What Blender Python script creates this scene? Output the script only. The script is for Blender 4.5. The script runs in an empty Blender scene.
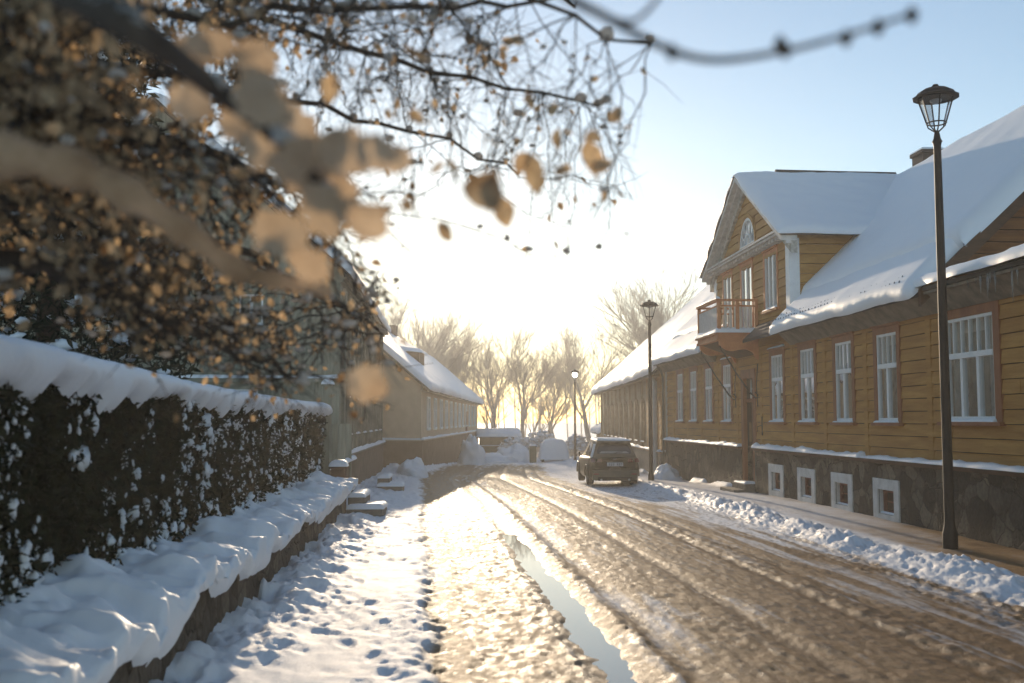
import bpy, math, random
import numpy as np
from mathutils import Vector, Matrix
R = math.radians
random.seed(7); RNG = np.random.default_rng(7)
scene = bpy.context.scene
col = scene.collection

# ------------------------------------------------------------------ camera
CAM_Z = 2.2; FPX = 1021.0
cam_d = bpy.data.cameras.new("camera"); cam = bpy.data.objects.new("camera", cam_d); col.objects.link(cam)
cam.location = (0, 0, CAM_Z)
cam.rotation_euler = (R(94.4), 0, R(-3.59))
cam_d.lens = 35.9; cam_d.sensor_width = 36; cam_d.clip_end = 3000; cam_d.clip_start = 0.05
cam_d.dof.use_dof = True; cam_d.dof.focus_distance = 27; cam_d.dof.aperture_fstop = 1.6
scene.camera = cam
# ------------------------------------------------------------------ light
SUN_EL, SUN_AZ = 10.0, -1.2          # azimuth measured from the street axis (+Y), negative = to the left
w = bpy.data.worlds.new("World"); scene.world = w; w.use_nodes = True
nt = w.node_tree; bg = nt.nodes["Background"]
sky = nt.nodes.new("ShaderNodeTexSky"); sky.sky_type = 'NISHITA'; sky.sun_disc = False
sky.sun_elevation = R(SUN_EL); sky.sun_rotation = R(SUN_AZ)
sky.air_density = 1.0; sky.dust_density = 0.12; sky.ozone_density = 1.6
hs = nt.nodes.new('ShaderNodeHueSaturation'); hs.inputs['Saturation'].default_value = 1.0; nt.links.new(sky.outputs[0], hs.inputs['Color']); nt.links.new(hs.outputs[0], bg.inputs[0]); bg.inputs[1].default_value = 0.075
sd = bpy.data.lights.new("sun", 'SUN'); sd.energy = 2.0; sd.angle = R(0.6); sd.color = (1.0, 0.79, 0.55)
so = bpy.data.objects.new("sun", sd); col.objects.link(so); so.location = (0, 60, 30)
so.rotation_euler = Vector((math.sin(R(SUN_AZ)) * math.cos(R(SUN_EL)), math.cos(R(SUN_AZ)) * math.cos(R(SUN_EL)), math.sin(R(SUN_EL)))).to_track_quat('Z', 'Y').to_euler()
vs = scene.view_settings; vs.view_transform = 'Standard'; vs.look = 'None'; vs.exposure = 1.27; vs.gamma = 1.0
scene.render.engine = 'CYCLES'; cy = scene.cycles
cy.use_denoising = True; cy.max_bounces = 6; cy.diffuse_bounces = 3; cy.glossy_bounces = 3; cy.transparent_max_bounces = 12
cy.volume_bounces = 0; cy.transmission_bounces = 4; cy.sample_clamp_indirect = 6; cy.caustics_reflective = False; cy.caustics_refractive = False

# ------------------------------------------------------------------ helpers
def at(px, py, d):
    """world point seen at a pixel of the photograph at distance d along the view axis"""
    v = Vector(((px - 512) / FPX * d, (341.5 - py) / FPX * d, -d))
    return cam.matrix_basis @ v
cam_mw = Matrix.LocRotScale(cam.location, cam.rotation_euler, None)
cam.matrix_basis = cam_mw

def gz(Y):
    """level of the street: it falls away gently beyond 24 m"""
    t = np.asarray(Y, float) - 24
    return -0.021 * np.where(t > 0, t * t / (t + 5), 0.0)

def bend(Y):
    t = np.asarray(Y, float) - 44
    return 0.078 * np.where(t > 0, t * t / (t + 6), 0.0)

def _h(ix, iy, seed):
    n = (ix.astype(np.int64) * 374761393 + iy.astype(np.int64) * 668265263 + seed * 1442695041) & 0x7fffffff
    n = ((n ^ (n >> 13)) * 1274126177) & 0x7fffffff
    n = n ^ (n >> 16)
    return (n & 0xffff) / 65535.0

def vn(x, y, seed=0):
    x = np.asarray(x, float); y = np.asarray(y, float)
    ix = np.floor(x); iy = np.floor(y); fx = x - ix; fy = y - iy
    fx = fx * fx * (3 - 2 * fx); fy = fy * fy * (3 - 2 * fy)
    ix = ix.astype(np.int64); iy = iy.astype(np.int64)
    a = _h(ix, iy, seed); b = _h(ix + 1, iy, seed); c = _h(ix, iy + 1, seed); d = _h(ix + 1, iy + 1, seed)
    return (a * (1 - fx) + b * fx) * (1 - fy) + (c * (1 - fx) + d * fx) * fy

def fbm(x, y, seed=0, o=4):
    s = 0; a = 0.5; t = 0
    for k in range(o):
        c, sn = math.cos(k * 1.1 + .3), math.sin(k * 1.1 + .3)
        s = s + a * vn((x * c - y * sn) * 2 ** k, (x * sn + y * c) * 2 ** k, seed + k); t += a; a *= 0.5
    return s / t

def sstep(a, b, x):
    t = np.clip((np.asarray(x, float) - a) / (b - a), 0, 1); return t * t * (3 - 2 * t)

def tag(o, label=None, cat=None, group=None, kind=None):
    if label: o['label'] = label
    if cat: o['category'] = cat
    if group: o['group'] = group
    if kind: o['kind'] = kind
    return o

def link(name, me, mat=None, parent=None, smooth=False):
    o = bpy.data.objects.new(name, me); col.objects.link(o)
    if mat: me.materials.append(mat)
    if parent is not None:
        o.parent = parent; o.matrix_parent_inverse = parent_world(parent).inverted()
    if smooth:
        me.polygons.foreach_set('use_smooth', np.ones(len(me.polygons), bool))
    return o

def parent_world(p):
    m = Matrix.LocRotScale(p.location, p.rotation_euler, p.scale)
    if p.parent is not None:
        m = parent_world(p.parent) @ p.matrix_parent_inverse @ m
    return m

def np_mesh(name, V, F, mat=None, parent=None, smooth=False, attrs=None):
    V = np.asarray(V, np.float32); F = np.asarray(F, np.int32); k = F.shape[1]
    me = bpy.data.meshes.new(name)
    me.vertices.add(len(V)); me.vertices.foreach_set('co', V.ravel())
    me.loops.add(F.size); me.loops.foreach_set('vertex_index', F.ravel())
    me.polygons.add(len(F)); me.polygons.foreach_set('loop_start', np.arange(0, F.size, k, dtype=np.int32))
    try: me.polygons.foreach_set('loop_total', np.full(len(F), k, np.int32))
    except Exception: pass
    if attrs:
        for nm, a in attrs.items():
            at_ = me.attributes.new(nm, 'FLOAT', 'POINT'); at_.data.foreach_set('value', np.asarray(a, np.float32))
    me.update(calc_edges=True)
    return link(name, me, mat, parent, smooth)

def empty(name, loc, label=None, cat=None, group=None, rz=0):
    o = bpy.data.objects.new(name, None); col.objects.link(o); o.location = loc; o.rotation_euler = (0, 0, rz)
    o.empty_display_size = 0.2
    return tag(o, label, cat, group)

class MB:
    def __init__(s, T=None): s.v = []; s.f = []; s.T = T or (lambda p: p)
    def add(s, vs_, fs):
        n = len(s.v); s.v += [tuple(s.T(p)) for p in vs_]; s.f += [tuple(i + n for i in f) for f in fs]
    def hexa(s, p):   # 8 points: bottom ring, top ring
        s.add(p, [(0, 3, 2, 1), (4, 5, 6, 7), (0, 1, 5, 4), (1, 2, 6, 5), (2, 3, 7, 6), (3, 0, 4, 7)])
    def box(s, a, b):
        x0, y0, z0 = a; x1, y1, z1 = b
        s.hexa([(x0, y0, z0), (x1, y0, z0), (x1, y1, z0), (x0, y1, z0), (x0, y0, z1), (x1, y0, z1), (x1, y1, z1), (x0, y1, z1)])
    def tube(s, pts, rad, n=8, cap=True):
        pts = [Vector(p) for p in pts]; rings = []
        up = Vector((0.13, 0.21, 1)).normalized()
        for i, p in enumerate(pts):
            d = (pts[min(i + 1, len(pts) - 1)] - pts[max(i - 1, 0)])
            d = d.normalized() if d.length > 1e-9 else Vector((0, 0, 1))
            u = d.cross(up) if abs(d.dot(up)) < .98 else d.cross(Vector((1, 0, 0)))
            u.normalize(); q = d.cross(u)
            r = rad[i] if hasattr(rad, '__len__') else rad
            rings.append([p + (u * math.cos(2 * math.pi * k / n) + q * math.sin(2 * math.pi * k / n)) * r for k in range(n)])
        vs_ = [c for r_ in rings for c in r_]; fs = []
        for i in range(len(pts) - 1):
            for k in range(n): fs.append((i * n + k, i * n + (k + 1) % n, (i + 1) * n + (k + 1) % n, (i + 1) * n + k))
        if cap: fs += [tuple(range(n - 1, -1, -1)), tuple(range((len(pts) - 1) * n, len(pts) * n))]
        s.add(vs_, fs)
    def lathe(s, prof, c, n=16, ang=0):
        vs_ = []; fs = []
        for (r, z) in prof:
            for k in range(n):
                a = 2 * math.pi * k / n + ang; vs_.append((c[0] + r * math.cos(a), c[1] + r * math.sin(a), c[2] + z))
        for i in range(len(prof) - 1):
            for k in range(n): fs.append((i * n + k, i * n + (k + 1) % n, (i + 1) * n + (k + 1) % n, (i + 1) * n + k))
        fs += [tuple(range(n - 1, -1, -1)), tuple(range((len(prof) - 1) * n, len(prof) * n))]
        s.add(vs_, fs)
    def prism(s, poly, a0, a1, axis='y'):
        n = len(poly)
        f = (lambda p, t: (p[0], t, p[1])) if axis == 'y' else ((lambda p, t: (t, p[0], p[1])) if axis == 'x' else (lambda p, t: (p[0], p[1], t)))
        s.add([f(p, a0) for p in poly] + [f(p, a1) for p in poly],
              [tuple(range(n)), tuple(range(2 * n - 1, n - 1, -1))] + [(i, (i + 1) % n + 0, (i + 1) % n + n, i + n) for i in range(n)])
    def build(s, name, mat, parent=None, smooth=False, bevel=0):
        me = bpy.data.meshes.new(name); me.from_pydata(s.v, [], s.f); me.update()
        o = link(name, me, mat, parent, smooth)
        if bevel:
            m = o.modifiers.new('bevel', 'BEVEL'); m.width = bevel; m.segments = 2; m.limit_method = 'ANGLE'
        return o

# ------------------------------------------------------------------ materials
def mat(name, c1, c2=None, rough=0.7, scale=4.0, stretch=(1, 1, 1), bump=0.0, bscale=None, spec=0.3, detail=6, metal=0, c3=None, dist=0.0, bdist=0.02, vor=0):
    m = bpy.data.materials.new(name); m.use_nodes = True; t = m.node_tree; N = t.nodes; L = t.links
    p = N['Principled BSDF']; p.inputs['Roughness'].default_value = rough; p.inputs['Specular IOR Level'].default_value = spec
    p.inputs['Metallic'].default_value = metal
    p.inputs['Base Color'].default_value = (*c1, 1)
    if c2 is None and not bump: return m
    g = N.new('ShaderNodeNewGeometry'); mp = N.new('ShaderNodeMapping'); mp.inputs['Scale'].default_value = stretch
    L.new(g.outputs['Position'], mp.inputs['Vector'])
    n = N.new('ShaderNodeTexNoise'); n.inputs['Scale'].default_value = scale; n.inputs['Detail'].default_value = detail; n.inputs['Roughness'].default_value = .6
    n.inputs['Distortion'].default_value = dist
    L.new(mp.outputs[0], n.inputs['Vector'])
    src = n.outputs['Fac']
    if c2:
        r = N.new('ShaderNodeValToRGB'); r.color_ramp.elements[0].position = .32; r.color_ramp.elements[1].position = .68
        r.color_ramp.elements[0].color = (*c1, 1); r.color_ramp.elements[1].color = (*c2, 1)
        if c3: e = r.color_ramp.elements.new(.52); e.color = (*c3, 1)
        L.new(src, r.inputs[0]); L.new(r.outputs[0], p.inputs['Base Color'])
    if bump:
        n2 = N.new('ShaderNodeTexNoise'); n2.inputs['Scale'].default_value = bscale or scale * 3; n2.inputs['Detail'].default_value = 5
        L.new(mp.outputs[0], n2.inputs['Vector'])
        b = N.new('ShaderNodeBump'); b.inputs['Strength'].default_value = bump; b.inputs['Distance'].default_value = bdist
        L.new(n2.outputs['Fac'], b.inputs['Height']); L.new(b.outputs[0], p.inputs['Normal'])
    return m

def stone_mat(name, dark, mid, light, scale=3.2):
    m = bpy.data.materials.new(name); m.use_nodes = True; t = m.node_tree; N = t.nodes; L = t.links
    p = N['Principled BSDF']; p.inputs['Roughness'].default_value = .85; p.inputs['Specular IOR Level'].default_value = .25
    g = N.new('ShaderNodeNewGeometry'); nz = N.new('ShaderNodeTexNoise'); nz.inputs['Scale'].default_value = 2.5; nz.inputs['Detail'].default_value = 4
    L.new(g.outputs['Position'], nz.inputs['Vector'])
    mx = N.new('ShaderNodeMixRGB'); mx.inputs[0].default_value = .25; L.new(g.outputs['Position'], mx.inputs[1]); L.new(nz.outputs['Color'], mx.inputs[2])
    v = N.new('ShaderNodeTexVoronoi'); v.inputs['Scale'].default_value = scale; L.new(mx.outputs[0], v.inputs['Vector'])
    e = N.new('ShaderNodeTexVoronoi'); e.feature = 'DISTANCE_TO_EDGE'; e.inputs['Scale'].default_value = scale; L.new(mx.outputs[0], e.inputs['Vector'])
    r = N.new('ShaderNodeValToRGB'); r.color_ramp.elements[0].color = (*dark, 1); r.color_ramp.elements[1].color = (*light, 1)
    k = r.color_ramp.elements.new(.5); k.color = (*mid, 1)
    sp = N.new('ShaderNodeSeparateColor'); L.new(v.outputs['Color'], sp.inputs[0]); L.new(sp.outputs[0], r.inputs[0])
    n2 = N.new('ShaderNodeTexNoise'); n2.inputs['Scale'].default_value = 14; n2.inputs['Detail'].default_value = 6; L.new(g.outputs['Position'], n2.inputs['Vector'])
    mm = N.new('ShaderNodeMixRGB'); mm.blend_type = 'OVERLAY'; mm.inputs[0].default_value = .7; L.new(r.outputs[0], mm.inputs[1]); L.new(n2.outputs['Fac'], mm.inputs[2])
    er = N.new('ShaderNodeValToRGB'); er.color_ramp.elements[0].position = .0; er.color_ramp.elements[1].position = .05
    L.new(e.outputs['Distance'], er.inputs[0])
    m2 = N.new('ShaderNodeMixRGB'); L.new(er.outputs[0], m2.inputs[0]); m2.inputs[1].default_value = (*[c * .75 for c in mid], 1); L.new(mm.outputs[0], m2.inputs[2])
    L.new(m2.outputs[0], p.inputs['Base Color'])
    b = N.new('ShaderNodeBump'); b.inputs['Strength'].default_value = .8; b.inputs['Distance'].default_value = .05
    ad = N.new('ShaderNodeMath'); ad.operation = 'ADD'; L.new(er.outputs[0], ad.inputs[0]); L.new(n2.outputs['Fac'], ad.inputs[1])
    L.new(ad.outputs[0], b.inputs['Height']); L.new(b.outputs[0], p.inputs['Normal'])
    return m

def snow_mat(name, tint=(.86, .88, .92), bump=.35, sc=14, bd=.02):
    m = mat(name, tint, tuple(min(.93, c * 1.03) for c in tint), rough=.55, scale=2.5, bump=bump, bscale=sc, spec=.25, bdist=bd)
    p = m.node_tree.nodes['Principled BSDF']
    return m

SNOW = snow_mat('snow')
ROOFSNOW = snow_mat('roof_snow', bump=.15, sc=3, bd=.05)
WOOD = mat('ochre_boards', (.35, .155, .036), (.51, .265, .068), rough=.75, scale=2.2, stretch=(1, .35, 3.2), bump=.5, bscale=9, c3=(.43, .21, .050))
WOOD2 = mat('tan_boards', (.30, .21, .12), (.42, .31, .19), rough=.8, scale=1.6, stretch=(1, .6, 1.5), bump=.4, bscale=8)
BROWN = mat('brown_casing', (.22, .080, .033), (.33, .125, .05), rough=.6, scale=5, stretch=(1, 1, .4), bump=.3, bscale=20)
DARKWOOD = mat('dark_wood', (.07, .038, .022), (.13, .065, .035), rough=.8, scale=3, stretch=(1, 1, 3), bump=.5, bscale=10)
ORANGEWOOD = mat('balcony_wood', (.48, .16, .055), (.62, .24, .09), rough=.6, scale=5, bump=.2)
GREYWOOD = mat('weathered_trim', (.50, .48, .45), (.74, .72, .68), rough=.8, scale=5, bump=.3, bscale=18)
SOFFIT = mat('soffit', (.12, .10, .08), (.26, .22, .17), rough=.9, scale=3.5, bump=.6, bscale=12)
WHITE = mat('white_paint', (.80, .81, .80), (.87, .88, .87), rough=.5, scale=6, bump=.1)
PLASTER = mat('white_plaster', (.55, .54, .50), (.76, .75, .71), rough=.85, scale=4, bump=.3)
STONE = stone_mat('basement_stone', (.028, .024, .019), (.072, .060, .046), (.18, .15, .11), 3.4)
LOWSTONE = stone_mat('garden_stone', (.05, .04, .03), (.10, .08, .06), (.16, .13, .10), 4.5)
REDF = mat('red_frame', (.16, .05, .035), (.22, .075, .05), rough=.6)
BLACK = mat('black_iron', (.010, .010, .011), (.018, .018, .02), rough=.6, scale=20, spec=.2)
GREENIRON = mat('dark_green_pipe', (.035, .045, .04), (.05, .06, .055), rough=.5)
ZINC = mat('zinc_pipe', (.32, .34, .35), (.42, .44, .45), rough=.45, scale=6, metal=.3)
ROOFTIN = mat('dark_roof', (.035, .035, .037), (.06, .06, .062), rough=.6)
BRICK = mat('soot_brick', (.06, .045, .038), (.12, .09, .075), rough=.9, scale=9, stretch=(1, 1, 4), bump=.5)
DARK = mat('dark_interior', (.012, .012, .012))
CURTAIN = mat('curtain', (.68, .69, .69), (.82, .83, .83), rough=.9, scale=8, stretch=(3, 3, .3))
CONC = mat('step_stone', (.12, .105, .09), (.2, .18, .15), rough=.9, scale=6, bump=.4)
GREENHOUSE = mat('grey_green_boards', (.20, .205, .155), (.33, .325, .25), rough=.8, scale=2.5, stretch=(4, 4, .5), bump=.4, bscale=9)
PALEHOUSE = mat('peach_boards', (.58, .43, .28), (.68, .52, .36), rough=.8, scale=2, bump=.3)
def glass_mat():
    m = bpy.data.materials.new('window_glass'); m.use_nodes = True; t = m.node_tree; N = t.nodes; L = t.links
    N.remove(N['Principled BSDF']); o = N['Material Output']
    tr = N.new('ShaderNodeBsdfTransparent'); tr.inputs[0].default_value = (.62, .66, .66, 1)
    gl = N.new('ShaderNodeBsdfGlossy'); gl.inputs['Roughness'].default_value = .02
    f = N.new('ShaderNodeFresnel'); f.inputs[0].default_value = 1.5
    ad = N.new('ShaderNodeMath'); ad.operation = 'MULTIPLY_ADD'; ad.inputs[1].default_value = .7; ad.inputs[2].default_value = .01; ad.use_clamp = True
    n = N.new('ShaderNodeTexNoise'); n.inputs['Scale'].default_value = 1.3; b = N.new('ShaderNodeBump'); b.inputs['Strength'].default_value = .06; b.inputs['Distance'].default_value = .05
    g = N.new('ShaderNodeNewGeometry'); L.new(g.outputs['Position'], n.inputs['Vector']); L.new(n.outputs[0], b.inputs['Height']); L.new(b.outputs[0], gl.inputs['Normal'])
    mx = N.new('ShaderNodeMixShader'); L.new(f.outputs[0], ad.inputs[0]); L.new(ad.outputs[0], mx.inputs[0]); L.new(tr.outputs[0], mx.inputs[1]); L.new(gl.outputs[0], mx.inputs[2]); L.new(mx.outputs[0], o.inputs[0])
    return m
GLASS = glass_mat()
def leaf_mat(name, c1, c2, tl=.5):
    m = mat(name, c1, c2, rough=.6, scale=9, spec=.2); t = m.node_tree; N = t.nodes; L = t.links
    p = N['Principled BSDF']; src = p.inputs['Base Color'].links[0].from_socket
    tr = N.new('ShaderNodeBsdfTranslucent'); mx = N.new('ShaderNodeMixShader'); mx.inputs[0].default_value = tl
    br = N.new('ShaderNodeMixRGB'); br.blend_type = 'MULTIPLY'; br.inputs[0].default_value = 1; br.inputs[2].default_value = (1, .92, .78, 1)
    L.new(src, br.inputs[1]); L.new(br.outputs[0], tr.inputs[0]); L.new(p.outputs[0], mx.inputs[1]); L.new(tr.outputs[0], mx.inputs[2]); L.new(mx.outputs[0], N['Material Output'].inputs[0])
    return m
LEAF = leaf_mat('dry_leaf', (.12, .07, .035), (.76, .58, .38), .6)
HEDGE = leaf_mat('hedge_leaf', (.010, .014, .007), (.04, .048, .024), .25)
BARK = mat('bark', (.045, .032, .024), (.10, .075, .055), rough=.9, scale=30, bump=.5)
FROST = leaf_mat('frosted_twig', (.50, .47, .45), (.78, .76, .74), .5)

def ground_mat():
    m = bpy.data.materials.new('trodden_snow_and_slush'); m.use_nodes = True; t = m.node_tree; N = t.nodes; L = t.links
    p = N['Principled BSDF']; p.inputs['Specular IOR Level'].default_value = .18
    g = N.new('ShaderNodeNewGeometry')
    def noise(sc, det=6, ro=.6):
        n = N.new('ShaderNodeTexNoise'); n.inputs['Scale'].default_value = sc; n.inputs['Detail'].default_value = det; n.inputs['Roughness'].default_value = ro
        L.new(g.outputs['Position'], n.inputs['Vector']); return n
    a = N.new('ShaderNodeAttribute'); a.attribute_name = 'slush'; b = N.new('ShaderNodeAttribute'); b.attribute_name = 'wet'
    n1 = noise(5.5, 8, .72); n2 = noise(28, 6, .7)
    br = N.new('ShaderNodeValToRGB'); e = br.color_ramp.elements
    e[0].position = .28; e[0].color = (.12, .06, .02, 1); e[1].position = .72; e[1].color = (.46, .295, .15, 1); k = e.new(.5); k.color = (.27, .155, .066, 1)
    av = N.new('ShaderNodeMath'); av.operation = 'MULTIPLY_ADD'; av.inputs[1].default_value = .5; L.new(n1.outputs[0], av.inputs[0])
    hv = N.new('ShaderNodeMath'); hv.operation = 'MULTIPLY'; hv.inputs[1].default_value = .5; L.new(n2.outputs[0], hv.inputs[0]); L.new(hv.outputs[0], av.inputs[2])
    L.new(av.outputs[0], br.inputs[0])
    # slush factor broken up by noise
    s1 = N.new('ShaderNodeMath'); s1.operation = 'MULTIPLY_ADD'; s1.inputs[1].default_value = 1.6; L.new(a.outputs['Fac'], s1.inputs[0])
    o1 = N.new('ShaderNodeMath'); o1.operation = 'MULTIPLY_ADD'; o1.inputs[1].default_value = 1.7; o1.inputs[2].default_value = -1.15; L.new(av.outputs[0], o1.inputs[0])
    L.new(o1.outputs[0], s1.inputs[2]); s1.use_clamp = True
    mx = N.new('ShaderNodeMixRGB'); L.new(s1.outputs[0], mx.inputs[0]); mx.inputs[1].default_value = (.84, .85, .88, 1); L.new(br.outputs[0], mx.inputs[2])
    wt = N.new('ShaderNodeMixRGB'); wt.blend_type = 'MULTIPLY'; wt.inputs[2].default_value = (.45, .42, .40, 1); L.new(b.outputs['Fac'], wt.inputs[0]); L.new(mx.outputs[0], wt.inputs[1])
    L.new(wt.outputs[0], p.inputs['Base Color'])
    r = N.new('ShaderNodeMapRange'); r.inputs[3].default_value = .62; r.inputs[4].default_value = .38; L.new(b.outputs['Fac'], r.inputs[0]); L.new(r.outputs[0], p.inputs['Roughness'])
    bp = N.new('ShaderNodeBump'); bp.inputs['Strength'].default_value = .5; bp.inputs['Distance'].default_value = .02
    n3 = noise(45, 5, .7); L.new(n3.outputs[0], bp.inputs['Height']); L.new(bp.outputs[0], p.inputs['Normal'])
    return m
GROUND = ground_mat()

# ------------------------------------------------------------------ generic pieces
def snow_sheet(name, P, n, th, parent, res=.25, seed=1, amp=.35, wav=.06, matl=None, sc=1.0, steps=None):
    """a thick rounded layer of snow on the bilinear patch P[0..3], growing along n"""
    P = [Vector(p) for p in P]; n = Vector(n).normalized()
    Lu = max((P[1] - P[0]).length, (P[2] - P[3]).length); Lv = max((P[3] - P[0]).length, (P[2] - P[1]).length)
    def par(Ln):
        e = [0, .04, .15, .4, .8, 1.3]; e = [x * th for x in e if x * th < Ln * .45]
        m = max(2, int((Ln - 2 * e[-1]) / res)); mid = list(np.linspace(e[-1], Ln - e[-1], m + 1))[1:-1]
        return np.array(e + mid + [Ln - x for x in reversed(e)])
    U = par(Lu); V = par(Lv); uu, vv = np.meshgrid(U, V, indexing='ij')
    s = uu / Lu; t = vv / Lv
    A = [np.array(p) for p in P]
    B = ((1 - s) * (1 - t))[..., None] * A[0] + (s * (1 - t))[..., None] * A[1] + (s * t)[..., None] * A[2] + ((1 - s) * t)[..., None] * A[3]
    d = np.minimum(np.minimum(uu, Lu - uu), np.minimum(vv, Lv - vv)) / (th * 1.1)
    prof = np.sqrt(np.clip(1 - (1 - np.clip(d, 0, 1)) ** 2, 0, 1))
    nz = fbm(uu * sc, vv * sc, seed, 4) - .5
    nz2 = fbm(uu * sc * 4, vv * sc * 4, seed + 9, 3) - .5
    h = th * prof * (1 + amp * nz * 2 + amp * .35 * nz2)
    eu = (P[1] - P[0]).normalized(); ev = (P[3] - P[0]).normalized()
    k = np.clip(1 - d, 0, 1)
    wob = (fbm(uu * 1.3 * sc + 7, vv * 1.3 * sc, seed + 3, 4) - .4) * wav * 2
    du = np.where(np.minimum(uu, Lu - uu) < np.minimum(vv, Lv - vv), np.sign(uu - Lu / 2), 0) * k * wob
    dv = np.where(np.minimum(uu, Lu - uu) >= np.minimum(vv, Lv - vv), np.sign(vv - Lv / 2), 0) * k * wob
    X = B + h[..., None] * np.array(n) + du[..., None] * np.array(eu) + dv[..., None] * np.array(ev)
    nu, nv = len(U), len(V); idx = np.arange(nu * nv).reshape(nu, nv)
    F = np.stack([idx[:-1, :-1].ravel(), idx[1:, :-1].ravel(), idx[1:, 1:].ravel(), idx[:-1, 1:].ravel()], 1)
    return np_mesh(name, X.reshape(-1, 3), F, matl or SNOW, parent, True)

def boards(mb, u0, u1, w0, w1, openings=(), bh=.26, lim=None, seed=0, joint=4.2, gap=.015):
    """overlapping horizontal boards in the local frame (u along, v out, w up), cut round the openings"""
    rg = random.Random(seed); n = max(1, round((w1 - w0) / bh)); bh = (w1 - w0) / n
    for i in range(n):
        a, b = w0 + i * bh, w0 + (i + 1) * bh; mid = (a + b) / 2
        lo, hi = u0, u1
        if lim: lo, hi = lim(mid)
        if hi - lo < .05: continue
        segs = [(lo, hi)]
        for (o0, o1, z0, z1) in openings:
            if z0 < mid < z1:
                ns = []
                for s0, s1 in segs:
                    if o1 <= s0 or o0 >= s1: ns.append((s0, s1)); continue
                    if o0 > s0: ns.append((s0, o0))
                    if o1 < s1: ns.append((o1, s1))
                segs = ns
        for s0, s1 in segs:
            x = s0
            while x < s1 - 1e-4:
                y = min(s1, x + joint * rg.uniform(.6, 1.3))
                if s1 - y < .5: y = s1
                j = rg.uniform(-.004, .006); k0, k1 = rg.uniform(-.006, .006), rg.uniform(-.006, .006)
                vb, vt = .045 + j, .018 + j
                m = max(1, int((y - x) / .8))
                for q in range(m):
                    xa = x + (y - x) * q / m + (.002 if q == 0 else 0); xb = x + (y - x) * (q + 1) / m - (.002 if q == m - 1 else 0)
                    ra = k0 * math.sin(q * 1.7 + i) ; rb = k0 * math.sin((q + 1) * 1.7 + i)
                    mb.hexa([(xa, -.02, a + ra), (xb, -.02, a + rb), (xb, vb, a + rb), (xa, vb, a + ra), (xa, -.02, b - gap + ra), (xb, -.02, b - gap + rb), (xb, vt, b - gap + rb), (xa, vt, b - gap + ra)])
                x = y

def frame_T(origin, ang, side):
    """local (u along, v out to the street, w up) -> world; side 'R' looks left, 'L' looks right"""
    o = Vector(origin); d = Vector((math.sin(ang), math.cos(ang), 0))
    nrm = Vector((-d.y, d.x, 0)) if side == 'R' else Vector((d.y, -d.x, 0))
    return lambda p: o + d * p[0] + nrm * p[1] + Vector((0, 0, p[2]))

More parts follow.
